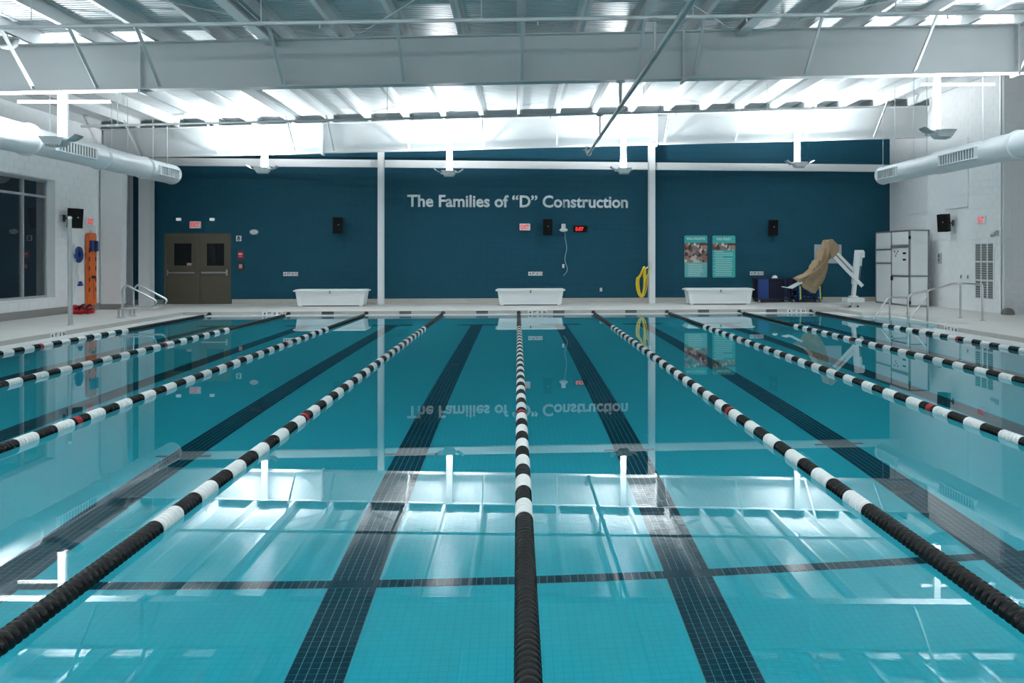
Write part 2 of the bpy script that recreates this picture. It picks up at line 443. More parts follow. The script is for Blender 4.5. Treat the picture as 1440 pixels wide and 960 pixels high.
# lane lines on the bottom
LX = [LANE*(k+0.5) for k in range(-4, 4)]
def tile_geo(mb, x, y, z, sx, sy, h=0.004, g=0.0022):
    a, b, c, d = x+g, x+sx-g, y+g, y+sy-g; e = 0.0012
    mb.add([(a,c,z),(b,c,z),(b,d,z),(a,d,z),(a+e,c+e,z+h),(b-e,c+e,z+h),(b-e,d-e,z+h),(a+e,d-e,z+h)],
           [(4,5,6,7),(0,1,5,4),(1,2,6,5),(2,3,7,6),(3,0,4,7)])
t1 = MB(); tile_geo(t1, 0, 0, 0, 0.05, 0.05); TILE_ME = t1.mesh('tile', TILE_D)
for i, x in enumerate(LX):
    near = abs(x) < 4
    ys = 2.40; ye = 20.45; ysplit = 9.0 if near else ys
    base = MB().box(x-0.152, x+0.152, ys, ye, FZ-0.01, FZ+0.003).build('lane_line', GROUT if near else LANE_FAR, pf)
    if near:
        MB().box(x-0.15, x+0.15, ysplit, ye, FZ, FZ+0.0065).build('far_tiles', LANE_FAR, base)
        rest = MB(); r = 0; y = ys
        while y + 0.05 <= ysplit + 1e-6:
            for c in range(6):
                xx = x-0.15+0.05*c
                if abs(x) < 2 and 3.60 - 1e-6 <= y < 4.85 - 1e-6 and abs(y-4.9) > 0.04:
                    link('tile', TILE_ME, base, None, (xx, y, FZ+0.003))
                else: tile_geo(rest, xx, y, FZ+0.003, 0.05, 0.05)
            y += 0.05
        o = rest.build('tile_field', TILE_D, base); o['kind'] = 'stuff'
    MB().box(x-0.51, x+0.51, ye, ye+0.3, FZ-0.01, FZ+0.006).build('cross_bar', LANE_FAR, pf)
    MB().box(x-0.25, x+0.25, 7.63, 7.68, FZ-0.01, FZ+0.010).build('cross_mark', TILE_D, pf)
st = MB(); xs = GL+0.05
while xs < GR-0.05:
    tile_geo(st, xs, 4.85, FZ+0.003, 0.05, 0.1, 0.0065); xs += 0.05
base = MB().box(GL+0.02, GR-0.02, 4.848, 4.952, FZ-0.01, FZ+0.0035).build('break_line', GROUT, pf)
o = st.build('tile_row', TILE_D, base); o['kind'] = 'stuff'
for x, y in ((-3.16, 9.76), (-1.07, 13.24), (1.05, 16.4), (3.15, 6.2)):
    MB().lathe([(0, 0.02), (0.085, 0.02), (0.1, 0.0)], (x, y, FZ+0.004), 'Z', 18).build('floor_inlet', mat('inlet grey', (0.02, 0.05, 0.06), 0.5), pf)

# the water
bmw = bmesh.new()
ring = [(GL, GY0), (GR, GY0), (GR, RY0+0.16), (RX-0.16, RY0+0.16), (RX-0.16, RY1-0.5)] + \
       [(RX-0.5+0.34*math.cos(a), RY1-0.5+0.34*math.sin(a)) for a in arc[1:-1]] + [(RX-0.5, RY1-0.16), (GR, RY1-0.16), (GR, GY), (GL, GY)]
bmw.faces.new([bmw.verts.new((x, y, WZ)) for x, y in ring])
me = bpy.data.meshes.new('pool_water'); bmw.to_mesh(me); bmw.free(); me.materials.append(WATER)
tag(link('pool_water', me), 'still clear turquoise water filling the swimming pool', 'water', kind='stuff')

# depth markers and dark target tiles on the curb
def depth_marker(label, words, loc, rz, wd):
    t = thing('depth_marker', label, 'pool marker', loc, rz)
    n = len(words); s = wd/n
    for k, wtxt in enumerate(words):
        x = -wd/2 + s*(k+0.5)
        p = MB().bev(x-s*0.47, x+s*0.47, -0.008, 0, -0.05, 0.05, 0.002, 1).build('tile', PAPER, t)
        text_obj('numeral', wtxt, 0.072, s*0.6 if len(wtxt) > 1 else s*0.42, (x, -0.009, 0), INK, p, 0.001, 0.03)
    return t
zc = -0.056
depth_marker('white depth tiles reading 4 FT 0 IN on far curb by bronze doors', ['4','FT','0','IN'], (-6.84, PY-t, zc), 0, 0.56)
depth_marker('white depth tiles reading 4 FT 0 IN beside the centre rope end', ['4','FT','0','IN'], (0.53, PY-t, zc), 0, 0.56)
depth_marker('white depth tiles reading 4 FT 0 IN below the pool lift seat', ['4','FT','0','IN'], (8.10, PY-t, zc), 0, 0.56)
depth_marker('white depth tiles reading 4 FT 3 IN on the left curb', ['4','FT','3','IN'], (PL+t, 16.75, zc), PI/2, 0.56)
depth_marker('white depth tiles reading 4 FT 3 IN on the right curb', ['4','FT','3','IN'], (PR-t, 16.6, zc), -PI/2, 0.56)
for i, x in enumerate([-5.33, -3.19, -1.04, 1.14, 3.22, 5.34, 7.36]):
    t_ = thing('lane_target_tiles', 'dark striped target tiles on far curb, %s from the left' % ORD[i], 'pool marker', (x, PY-t, zc))
    for c in range(6):
        for r in range(2):
            MB().bev(-0.165+0.055*c+0.002, -0.165+0.055*(c+1)-0.002, -0.006, 0, -0.048+0.05*r, -0.004+0.05*r, 0.001, 1).build('tile', mat('charcoal tile', (0.045, 0.045, 0.05), 0.4), t_)

# ------------------------------------------------------------------ lane ropes
PITCH = 0.0479; NSEG = 6
def disc_geo(mb, y):
    h = PITCH/2
    mb.lathe([(0.022, y-h*0.99), (0.030, y-h*0.97), (0.034, y-h*0.70), (0.050, y-h*0.60), (0.0545, y-h*0.38), (0.0545, y+h*0.05), (0.050, y+h*0.25), (0.036, y+h*0.42), (0.032, y+h*0.97), (0.022, y+h*0.99)], (0,0,0), 'Y', 20)
def seg_geo(mb, y):
    h = PITCH/2
    mb.lathe([(0.034, y-h*0.98), (0.052, y-h*0.62), (0.054, y+h*0.2), (0.050, y+h*0.7), (0.034, y+h*0.98)], (0,0,0), 'Y', 12)
d_me = {}; s_me = {}
for nm, m in (('b', BLACK_P), ('w', WHITE_P), ('r', RED_P)):
    mb = MB(); disc_geo(mb, 0); d_me[nm] = mb.mesh('float_disc', m)
    mb = MB()
    for k in range(NSEG): seg_geo(mb, (k-2.5)*PITCH)
    s_me[nm] = mb.mesh('float_segment', m)
SEG = PITCH*NSEG
ROPE_LABEL = ['striped lane rope along the left curb', 'striped lane rope, second from the left curb', 'striped lane rope, third from the left curb',
    'black and white lane rope just left of the middle rope', 'black and white lane rope straight down the middle of the pool',
    'black and white lane rope just right of the middle rope', 'striped lane rope, third from the right curb', 'striped lane rope, second from the right curb',
    'striped lane rope nearest the right curb and stair rails']
DISC_TO = {0: 7.6, 1: 7.6, 2: 9.6}
for k in range(-4, 5):
    t_ = thing('lane_rope', ROPE_LABEL[k+4], 'lane rope', (LANE*k, 0, WZ+0.012), 0, 'lane ropes across the pool')
    MB().cyl((0, 0.37, 0), (0, PY-0.03, 0), 0.006, 6).build('cable', CHROME, t_)
    MB().lathe([(0, -0.09), (0.03, -0.085), (0.045, -0.03), (0.06, 0.0)], (0, PY-0.008, 0.03), 'Y', 14).build('anchor_cup', RUBBER, t_)
    MB().cyl((0, PY-0.30, 0.0), (0, PY-0.08, 0.02), 0.02, 8).build('tensioner', RUBBER, t_)
    n = int((22.50-0.50)/SEG); i0 = int(round((4.58-0.5)/SEG))
    y0 = 4.58 - i0*SEG
    last_w = i0 + 46
    for s in range(n):
        ya = y0 + s*SEG
        if ya + SEG > 22.62: break
        c = 'b'
        if i0 <= s <= last_w and (s-i0) % 2 == 0: c = 'w'
        red = None
        if s - i0 in (11, 35): red = 1 if s-i0 == 11 else 4
        lim = DISC_TO.get(abs(k), 0); ok = lim and ya < lim and ya > (2.4 if k == 0 else 3.0 if abs(k) == 1 else 6.6)
        if ok or red is not None:
            for q in range(NSEG):
                link('float_disc', d_me['r' if (red is not None and q in (red, red+1)) else c], t_, None, (0, ya + (q+0.5)*PITCH, 0))
        else: link('float_segment', s_me[c], t_, None, (0, ya + SEG/2, 0))

# ------------------------------------------------------------------ roof
ceil = struct(MB().add([(-12.6, YN-0.2, zroof(-12.6)+0.06), (XR2+0.2, YN-0.2, zroof(XR2+0.2)+0.06), (XR2+0.2, YB+0.2, zroof(XR2+0.2)+0.06), (-12.6, YB+0.2, zroof(-12.6)+0.06),
     (-12.6, YN-0.2, zroof(-12.6)+0.16), (XR2+0.2, YN-0.2, zroof(XR2+0.2)+0.16), (XR2+0.2, YB+0.2, zroof(XR2+0.2)+0.16), (-12.6, YB+0.2, zroof(-12.6)+0.16)],
     [(0,3,2,1),(4,5,6,7),(0,1,5,4),(1,2,6,5),(2,3,7,6),(3,0,4,7)]).build('ceiling', ROOF_M), 'white metal roof deck')
PWID = 0.914; RIB = 8
mb = MB(); vs = []; fs = []
prof = []
for r in range(RIB):
    y = PWID*r/RIB; q = PWID/RIB
    prof += [(y, 0.0), (y+q*0.55, 0.0), (y+q*0.65, 0.022), (y+q*0.9, 0.022)]
prof.append((PWID-0.004, 0.0))
for x in (-12.5, XR2):
    for (y, z) in prof: vs.append((x, y, zroof(x)+z+0.002))
m_ = len(prof)
for i in range(m_-1): fs.append((i, i+1, m_+i+1, m_+i))
mb.add(vs, fs)
pm = mb.mesh('roof_panel', ROOF_M)
y = YN
while y < YB:
    link('roof_panel', pm, ceil, None, (0, y, 0)); y += PWID

# purlins: Z sections running the length of the hall
nP = 0
ks = list(range(-11, 12))
for k in ks:
    x = 0.03 + 1.1*k; z0 = ztop(x)+0.012; z1 = zroof(x)-0.002; s = 1 if k <= 0 else -1
    tk = 0.012; fw = 0.085
    poly = [(x, z0), (x-s*fw, z0), (x-s*fw, z0+0.03), (x-s*fw+s*tk, z0+0.03), (x-s*fw+s*tk, z0+tk), (x-s*tk, z0+tk), (x-s*tk, z1), (x+s*fw, z1), (x+s*fw, z1-tk), (x, z1-tk)]
    o = MB().prism(poly, 'Y', 6.0, YB-0.03).build('roof_purlin', PURLIN_M)
    tag(o, 'long white steel roof purlin, %s counted from the left wall' % ORD[nP], 'roof beam', 'roof purlins'); nP += 1
# deeper struts between the frames
for sx in (-4.55, 4.25):
    t_ = thing('roof_strut', 'deeper teal-grey roof strut meeting the near girder %s of the middle' % ('left' if sx < 0 else 'right'), 'roof beam', (sx, 0, 0))
    zt = ztop(sx)
    MB().box(-0.10, 0.10, 8.0, G1-0.16, zt-0.13, zt-0.115).box(-0.10, 0.10, 8.0, G1-0.16, zt+0.0, zt+0.011).build('flange', STEEL_W, t_)
    MB().box(-0.006, 0.006, 8.0, G1-0.16, zt-0.115, zt+0.0).build('web', STEEL_W, t_)
    MB().box(-0.09, 0.09, G1-0.16, G1-0.14, zt-0.13, zt-0.02).build('end_plate', STEEL_W, t_)

def sbox(mb, xa, xb, y0, y1, fa, fb):
    """slab between heights fa(x) and fb(x)"""
    return mb.add([(xa,y0,fa(xa)),(xb,y0,fa(xb)),(xb,y1,fa(xb)),(xa,y1,fa(xa)),(xa,y0,fb(xa)),(xb,y0,fb(xb)),(xb,y1,fb(xb)),(xa,y1,fb(xa))],
                  [(0,3,2,1),(4,5,6,7),(0,1,5,4),(1,2,6,5),(2,3,7,6),(3,0,4,7)])
def girder(label, Y, xa, xb, braces, splices):
    g = thing('roof_girder', label, 'girder', (0, Y, 0))
    sbox(MB(), xa, xb, -0.006, 0.006, lambda x: zbot(x)+0.012, lambda x: ztop(x)-0.012).build('web', STEEL_W, g)
    sbox(MB(), xa, xb, -0.13, 0.13, lambda x: zbot(x)-0.012, lambda x: zbot(x)+0.012).build('bottom_flange', STEEL_W, g)
    sbox(MB(), xa, xb, -0.13, 0.13, lambda x: ztop(x)-0.012, lambda x: ztop(x)+0.010).build('top_flange', STEEL_W, g)
    for x in splices:
        p = sbox(MB(), x-0.022, x+0.022, -0.14, 0.14, lambda q: zbot(q)-0.07, lambda q: ztop(q)-0.013).build('splice_plate', STEEL_W, g)
        b = MB()
        for zz in (0.08, 0.2, 0.65, 0.77):
            for yy in (-0.09, 0.09): b.cyl((x-0.045, yy, zbot(x)+zz), (x+0.045, yy, zbot(x)+zz), 0.014, 6)
        b.build('bolts', STEEL_W, p)
    for x in braces:
        for sgn in (-1, 1):
            if Y > 20 and sgn > 0: continue
            b = MB(); p0 = (x+0.02, sgn*0.12, zbot(x)+0.03); p1 = (x+0.02, sgn*1.12, ztop(x)+0.06)
            b.bar(p0, p1, 0.052, 0.006); b.bar((x-0.005, p0[1], p0[2]), (x-0.005, p1[1], p1[2]), 0.006, 0.052)
            b.build('flange_brace', STEEL_W, g)
    return g
kx = lambda *k: [0.03+1.1*i for i in k]
girder('deep white roof girder spanning the near half of the hall', G1, XL+0.02, XR2-0.02, kx(-8,-7,-6,-4,-2,0,2,3,5,7,9), (-6.92, 3.15, 9.9))
girder('deep white roof girder brightly lit close to the teal wall', G2, -12.05, XR-0.02, kx(-10,-8,-6,-5,-3,-1,1,4,6,8,10), (-5.8, 4.2))

# thin brace rods under the roof
for i, (a, b) in enumerate((((-3.3, 14.9), (-6.2, 11.8)), ((-0.9, 11.6), (-3.1, 14.95)), ((4.1, 14.95), (1.9, 11.8)), ((4.5, 14.95), (7.8, 12.0)))):
    o = MB().cyl((a[0], a[1], ztop(a[0])-0.06), (b[0], b[1], ztop(b[0])-0.06), 0.009, 6).build('brace_rod', STEEL_W)
    tag(o, 'thin diagonal brace rod under the near roof, %s from the left' % ORD[i], 'rod', 'roof brace rods')

# cross pipes and the long hanging pipe
def zpipe(x): return 4.885 + 0.0385*x
for Y, xa, xb, lab in ((11.3, -10.5, 12.0, 'thin white pipe crossing under the roof in front of near girder'), (19.1, -10.0, 9.0, 'thin grey pipe crossing under the roof before the far girder')):
    t_ = thing('cross_pipe', lab, 'pipe', (0, Y, 0))
    MB().cyl((xa, 0, zpipe(xa)), (xb, 0, zpipe(xb)), 0.03, 12).build('pipe', STEEL_W if Y < 15 else GALV, t_)
    x = xa + 0.8
    while x < xb:
        MB().cyl((x, 0, zpipe(x)+0.03), (x, 0, zroof(x)-0.01), 0.007, 6).build('hanger_rod', STEEL_W, t_)
        MB().lathe([(0.036, -0.02), (0.036, 0.02)], (x, 0, zpipe(x)), 'X', 10).build('clamp', STEEL_W, t_); x += 3.05
    x = xa + 1.6
    while x < xb:
        MB().cyl((x, 0, zpipe(x)-0.03), (x, 0, zpipe(x)-0.075), 0.011, 8).lathe([(0.0, -0.09), (0.022, -0.085), (0.022, -0.078), (0.0, -0.075)], (x, 0, zpipe(x)), 'Z', 8).build('sprinkler_head', STEEL_W, t_); x += 3.05
t_ = thing('hanging_pipe', 'long grey pipe hung below the girders running toward the teal wall', 'pipe', (1.94, 0, 0))
MB().cyl((0, 6.0, 4.40), (0, 22.15, 4.40), 0.042, 14).build('pipe', GALV, t_)
for Y, zt in ((11.3, zpipe(1.94)-0.03), (15.2, zbot(1.94)-0.012), (19.1, zpipe(1.94)-0.03)):
    h = MB().cyl((0, Y, 4.43), (0, Y, zt), 0.032 if Y == 15.2 else 0.022, 10).build('hanger', GALV, t_)
    MB().lathe([(0.0, zt-0.03), (0.085, zt-0.03), (0.085, zt), (0, zt)], (0, Y, 0), 'Z', 14).build('hanger_cap', GALV, h)
    MB().lathe([(0.052, -0.03), (0.052, 0.03)], (0, Y, 4.40), 'Y', 14).build('clamp', GALV, t_)
MB().lathe([(0.0, 0.03), (0.075, 0.03), (0.075, 0.0), (0.045, -0.01)], (0, 22.15, 4.40), 'Y', 14).build('end_cap', STEEL_W, t_)
MB().bar((-0.09, 22.0, 4.40), (-0.09, 22.0, 4.56), 0.04, 0.04).bar((-0.02, 22.0, 4.47), (-0.16, 22.0, 4.47), 0.03, 0.03).bar((-0.02, 22.0, 4.56), (-0.13, 22.0, 4.56), 0.03, 0.03).build('end_bracket', STEEL_W, t_)

# ------------------------------------------------------------------ uplights
def uplight(label, x, Y, z, ztp, side, power=LIGHT_W, drop_bar=None, rz=0.0, pw=0.09):
    t_ = thing('uplight', label, 'light fixture', (x, Y, z), rz, 'roof uplights')
    MB().bev(-pw, pw, 0.0, 0.08, 0.02, ztp-z, 0.006, 1).build('post', STEEL_W, t_)
    MB().bev(-0.12, 0.12, -0.01, 0.10, ztp-z-0.02, ztp-z, 0.004, 1).build('mounting_plate', STEEL_W, t_)
    # housing: tapered tray opening upward, in front of the post
    h = MB(); a = [(-0.22, -0.36), (0.22, -0.36), (0.22, 0.0), (-0.22, 0.0)]; b = [(-0.15, -0.30), (0.15, -0.30), (0.15, -0.05), (-0.15, -0.05)]
    h.add([(p[0], p[1], 0.04) for p in a] + [(p[0], p[1], -0.10) for p in b], [(0,1,5,4),(1,2,6,5),(2,3,7,6),(3,0,4,7),(4,5,6,7)])
    h.add([(p[0], p[1], 0.04) for p in a] + [(p[0]*0.9, p[1]*0.9-0.018, 0.03) for p in a], [(0,1,5,4),(1,2,6,5),(2,3,7,6),(3,0,4,7)])
    hs = h.build('housing', STEEL_W, t_)
    f = MB()
    for q in range(7): f.box(-0.13+0.04*q, -0.115+0.04*q, -0.30, -0.06, -0.135, -0.09)
    f.build('cooling_fin', STEEL_W, hs)
    MB().box(-0.19, 0.19, -0.33, -0.03, 0.022, 0.030).build('lens', LENS, t_)
    for s in side:
        n = 8; vs = []; fs = []
        for q in range(n+1):
            u = q/n; xx = s*(0.22 + 0.20*u); zz = -0.02 + 0.10*u*u
            for yy in (-0.34, -0.02): vs.append((xx, yy, zz))
            for yy in (-0.34, -0.02): vs.append((xx, yy, zz+0.012))
        for q in range(n):
            o_ = 4*q; fs += [(o_, o_+1, o_+5, o_+4), (o_+2, o_+6, o_+7, o_+3), (o_, o_+4, o_+6, o_+2), (o_+1, o_+3, o_+7, o_+5)]
        MB().add(vs, fs, True).build('visor', STEEL_W, t_)
    MB().tube([(-0.25, -0.18, 0.0), (-0.25, 0.04, -0.03), (0.25, 0.04, -0.03), (0.25, -0.18, 0.0)], 0.012, 6).build('yoke', STEEL_W, t_)
    if drop_bar:
        MB().bar((drop_bar[0], 0.12, ztp-z-0.36), (drop_bar[1], 0.12, ztp-z-0.33), 0.05, 0.05).build('cross_arm', STEEL_W, t_)
        MB().bar((0, -0.572, ztp-z-0.05), (0, 0.0, ztp-z-0.05), 0.06, 0.06).build('stand_off', STEEL_W, t_)
    ld = bpy.data.lights.new('uplight_lamp', 'AREA'); ld.shape = 'RECTANGLE'; ld.size = 0.38; ld.size_y = 0.30; ld.energy = power
    ld.color = (0.93, 0.98, 1.0)
    lo = bpy.data.objects.new('uplight_lamp', ld); COL.objects.link(lo); lo.parent = t_; lo.location = (0, -0.18, 0.045); lo.rotation_euler = (PI, 0, 0)
    return t_
for i, (x, z) in enumerate(((-7.42, 4.08), (-2.06, 4.03), (3.16, 4.15), (8.56, 4.38))):
    uplight('glowing white uplight on a post below far girder, %s from the left' % ORD[i], x, G2-0.24, z, ztop(x)-0.02, (-1, 1))
uplight('white uplight on a drop post above the left air duct', -8.66, G1+0.58, 3.70, zbot(-8.66)+0.3, (1,), LIGHT_W, (-0.85, 0.85), 0.0, 0.07)
uplight('white uplight on a drop post above the right air duct', 8.60, G1+0.58, 4.05, zbot(8.60)+0.3, (-1,), LIGHT_W, (-0.3, 1.3), 0.0, 0.07)
for i, (x, Y) in enumerate(((-8.2, 5.5), (-2.7, 5.5), (2.7, 5.5), (8.2, 5.5), (-8.2, -1.5), (-2.7, -1.5), (2.7, -1.5), (8.2, -1.5))):  # out-of-view fixtures added to brighten the walls and water
    uplight('added unseen white uplight over the %s of the pool, %s' % ('near third' if Y > 0 else 'deck behind the near end', ('far left', 'inner left', 'inner right', 'far right')[i % 4]), x, Y, zbot(x)-0.8, zroof(x)-0.03, (-1, 1), FILL_W * (2.0 if abs(x) > 5 else 0.8))

# ------------------------------------------------------------------ columns and wall beams
def hcol(label, x, Y, z1, wd, dp, m=COL_M, rz=0):
    t_ = thing('steel_column', label, 'column', (x, Y, 0), rz)
    MB().bev(-wd/2, wd/2, -dp/2, -dp/2+0.02, 0.012, z1, 0.002, 1).bev(-wd/2, wd/2, dp/2-0.02, dp/2, 0.012, z1, 0.002, 1).build('flange', m, t_)
    MB().box(-0.01, 0.01, -dp/2+0.02, dp/2-0.02, 0.012, z1).build('web', m, t_)
    MB().bev(-wd/2-0.05, wd/2+0.05, -dp/2-0.03, dp/2+0.03, 0, 0.014, 0.003, 1).build('base_plate', m, t_)
    return t_
hcol('slim white column on the teal wall left of the lettering', -4.39, 26.05, zroof(-4.39)-0.25, 0.17, 0.28)
hcol('slim white column on the teal wall beside the yellow hose', 4.36, 26.10, zroof(4.36)-0.25, 0.20, 0.28)
hcol('pale column in the far left corner beside bronze doors', -11.70, 26.25, zroof(-11.7)-0.25, 0.34, 0.34)
t_ = thing('frame_column', 'wide pale frame column on the left behind the grab rails', 'column', (-11.78, G2, 0))
MB().add([(-0.28,-0.15,0),(0.28,-0.15,0),(0.28,0.15,0),(-0.28,0.15,0),(-0.28,-0.15,4.5),(0.34,-0.15,4.5),(0.34,0.15,4.5),(-0.28,0.15,4.5)],
         [(0,3,2,1),(4,5,6,7),(0,1,5,4),(1,2,6,5),(2,3,7,6),(3,0,4,7)]).build('shaft', COL_M, t_)
MB().bev(-0.31, 0.33, -0.17, 0.17, 0, 0.16, 0.004, 1).build('base_tile', BASE_G, t_)
for a, b, lab in ((-11.53, -4.49, 'left'), (-4.29, 4.25, 'middle'), (4.47, XR-0.02, 'right')):
    t_ = thing('wall_beam', 'white horizontal beam across the %s bay of the teal wall' % lab, 'beam', (0, 26.2, 0))
    MB().bev(a, b, -0.06, 0.06, 4.40, 4.64, 0.006, 1).build('rail', COL_M, t_)
    MB().box(a, b, -0.085, -0.06, 4.61, 4.64).box(a, b, -0.085, -0.06, 4.40, 4.43).build('lip', COL_M, t_)

# ------------------------------------------------------------------ air ducts
def duct(label, x, z, ya, yb, step, r0, r1, rings, grilles, side, wires):
    t_ = thing('air_duct', label, 'air duct', (x, 0, z))
    ends = [ya] + rings + [yb]
    for a, b in zip(ends[:-1], ends[1:]):
        r = r0 if (a+b)/2 < step else r1
        MB().lathe([(r, a+0.01), (r, b-0.01)], (0,0,0), 'Y', 32).build('duct_section', DUCT_M, t_)
    for q in rings:
        r = r0 if q <= step else r1
        MB().lathe([(r-0.005, q-0.05), (r+0.012, q-0.045), (r+0.012, q-0.01), (r+0.03, q-0.006), (r+0.03, q+0.006), (r+0.012, q+0.01), (r+0.012, q+0.045), (r1-0.01, q+0.05)], (0,0,0), 'Y', 32).build('joint_ring', DUCT_M, t_)
    MB().lathe([(r1, yb-0.012), (r1+0.012, yb-0.01), (r1+0.012, yb+0.02), (r1-0.02, yb+0.05), (r1*0.6, yb+0.09), (0.0, yb+0.11)], (0,0,0), 'Y', 32).build('end_cap', DUCT_M, t_)
    MB().lathe([(0.0, ya), (r0, ya)], (0,0,0), 'Y', 32).build('end_cap', DUCT_M, t_)
    for (a, b) in grilles:
        r = r0 if (a+b)/2 < step else r1
        ang = math.radians(15)
        g = bpy.data.objects.new('grille', None); COL.objects.link(g); g.parent = t_
        g.location = (side*(r+0.03), 0, -0.02); g.scale = (side, 1, 1)
        hh = 0.11
        fr = MB()
        fr.box(-0.06, 0.02, a, b, hh, hh+0.022).box(-0.06, 0.02, a, b, -hh-0.022, -hh).box(-0.06, 0.02, a, a+0.05, -hh, hh).box(-0.06, 0.02, b-0.05, b, -hh, hh)
        fr.build('grille_frame', DUCT_M, g)
        MB().box(-0.06, -0.02, a+0.05, b-0.05, -hh, hh).build('grille_back', mat('grille gap shade', (0.05, 0.055, 0.06), 0.6), g)  # dark sheet standing in for shade between the slats
        n = int((b-a-0.1)/0.11); sl = MB()
        sm = None
        for q in range(n+1):
            yy = a+0.05 + (b-a-0.1)*q/n
            MB().box(-0.02, 0.006, yy-0.014, yy+0.014, -hh, hh).build('slat', DUCT_M, g)
        # the curved saddle that carries the grille
        vs = []; fs = []; nn = 10
        for q in range(nn+1):
            th = -0.75 + 1.5*q/nn
            for yy in (a-0.08, b+0.08): vs.append((side*(r+0.012)*math.cos(th), yy, (r+0.012)*math.sin(th)))
        for q in range(nn): fs.append((2*q, 2*q+1, 2*q+3, 2*q+2))
    for q in wires:
        r = r0 if q < step else r1
        MB().cyl((-r*0.7, q, r*0.6), (-r*0.7, q, zroof(x)-z-0.02), 0.008, 6).cyl((r*0.7, q, r*0.6), (r*0.7, q, zroof(x)-z-0.02), 0.008, 6).build('hanger_wire', STEEL_W, t_)
        MB().lathe([(r+0.006, q-0.025), (r+0.006, q+0.025)], (0,0,0), 'Y', 32).build('strap', DUCT_M, t_)
duct('round white air duct along the left wall', -10.0, 3.90, 8.0, 23.95, 17.1, 0.31, 0.275, [13.0, 17.02, 19.9, 22.2], [(17.6, 19.2), (22.5, 23.8)], 1, [11.0, 15.5, 18.2, 20.9, 23.2])
duct('round white air duct along the right wall', 10.5, 3.87, 8.0, 22.35, 19.0, 0.285, 0.25, [12.0, 15.98, 19.3], [(17.1, 18.7), (21.0, 22.2)], -1, [10.5, 14.5, 17.0, 20.2, 22.0])

# ------------------------------------------------------------------ window on the left
win = thing('window_1', 'dark night window with aluminium mullions in the left wall', 'window', (XL, 0, 0)); win['kind'] = 'structure'
del win['category']
y0, y1, z0, z1 = WIN
fx = -0.22
fr = MB(); fr.box(fx-0.06, fx+0.02, y0, y1, z0, z0+0.07).box(fx-0.06, fx+0.02, y0, y1, z1-0.07, z1).box(fx-0.06, fx+0.02, y0, y0+0.07, z0+0.07, z1-0.07).box(fx-0.06, fx+0.02, y1-0.07, y1, z0+0.07, z1-0.07)
fr.build('window_frame', ALU, win)
MB().box(-0.27, -0.002, y0+0.004, y1-0.004, z1-0.008, z1-0.003).box(-0.27, -0.002, y1-0.008, y1-0.003, z0+0.014, z1-0.009).box(-0.27, -0.002, y0+0.003, y0+0.008, z0+0.014, z1-0.009).build('window_reveal', WHITE_BLK, win)
MB().bev(-0.22, 0.02, y0, y1, z0-0.03, z0+0.012, 0.004, 1).build('window_sill', WHITE_BLK, win)
nW = 5; stp = (y1-y0-0.14)/nW; zt = 3.08
for k in range(1, nW): MB().box(fx-0.05, fx+0.03, y0+0.07+stp*k-0.03, y0+0.07+stp*k+0.03, z0+0.07, z1-0.07).build('mullion', ALU, win)
for k in range(nW):
    a, b = y0+0.07+stp*k+(0.03 if k else 0), y0+0.07+stp*(k+1)-(0.03 if k < nW-1 else 0)
    MB().box(fx-0.05, fx+0.025, a, b, zt-0.03, zt+0.03).build('transom', ALU, win)
    MB().box(fx-0.025, fx-0.015, a, b, z0+0.07, zt-0.03).build('pane', GLASS, win)
    MB().box(fx-0.025, fx-0.015, a, b, zt+0.03, z1-0.07).build('pane', GLASS, win)
struct(MB().box(XL-6.0, XL-0.3, 8, YB, -0.1, -0.02).build('ground_outside', mat('night ground', (0.02, 0.025, 0.02), 0.9, var=0.2)), 'dark ground outside the window')

# ------------------------------------------------------------------ bronze double door
d1 = thing('door_1', 'bronze double door with push bars and dark windows', 'door', (0, YB, 0)); d1['kind'] = 'structure'; del d1['category']
a, b, _, h = DOOR; mid = (a+b)/2
MB().box(a, a+0.07, -0.03, 0.12, 0, h).box(b-0.07, b, -0.03, 0.12, 0, h).box(a+0.07, b-0.07, -0.03, 0.12, h-0.07, h).build('door_frame', BRONZE, d1)
MB().bev(mid-0.055, mid+0.055, -0.02, 0.1, 0, h-0.07, 0.004, 1).build('centre_post', BRONZE, d1)
MB().box(a, b, 0.13, 0.15, 0, h).build('door_backing', BRONZE_D, d1)
for i, (p, q) in enumerate(((a+0.075, mid-0.06), (mid+0.06, b-0.075))):
    wz0, wz1 = 1.23, 1.98; wp, wq = p+0.20, q-0.13
    lf = MB(); lf.box(p, q, 0.02, 0.07, 0.012, wz0).box(p, q, 0.02, 0.07, wz1, h-0.075).box(p, wp, 0.02, 0.07, wz0, wz1).box(wq, q, 0.02, 0.07, wz0, wz1)
    leaf = lf.build('door_leaf', BRONZE, d1)
    MB().box(wp-0.02, wp+0.015, 0.008, 0.03, wz0-0.02, wz1+0.02).box(wq-0.015, wq+0.02, 0.008, 0.03, wz0-0.02, wz1+0.02).box(wp+0.015, wq-0.015, 0.008, 0.03, wz0-0.02, wz0+0.015).box(wp+0.015, wq-0.015, 0.008, 0.03, wz1-0.015, wz1+0.02).build('vision_frame', BRONZE, leaf)
    MB().box(wp, wq, 0.04, 0.05, wz0, wz1).build('vision_pane', mat('dark door glass', (0.006, 0.007, 0.009), 0.05, spec=0.6), leaf)
    MB().bev(p+0.06, q-0.02, -0.055, -0.02, 0.99, 1.045, 0.006, 2).build('push_bar', CHROME, leaf)
    ex = p+0.04 if i == 0 else q-0.04
    MB().bev(ex-0.03, ex+0.03, -0.06, 0.02, 0.92, 1.12, 0.008, 2).build('bar_end', CHROME, leaf)
    if i == 0: MB().box(wq-0.17, wq-0.01, 0.03, 0.04, wz0+0.02, wz0+0.10).build('door_sticker', mat('pink sticker', (0.55, 0.35, 0.38), 0.5), leaf)

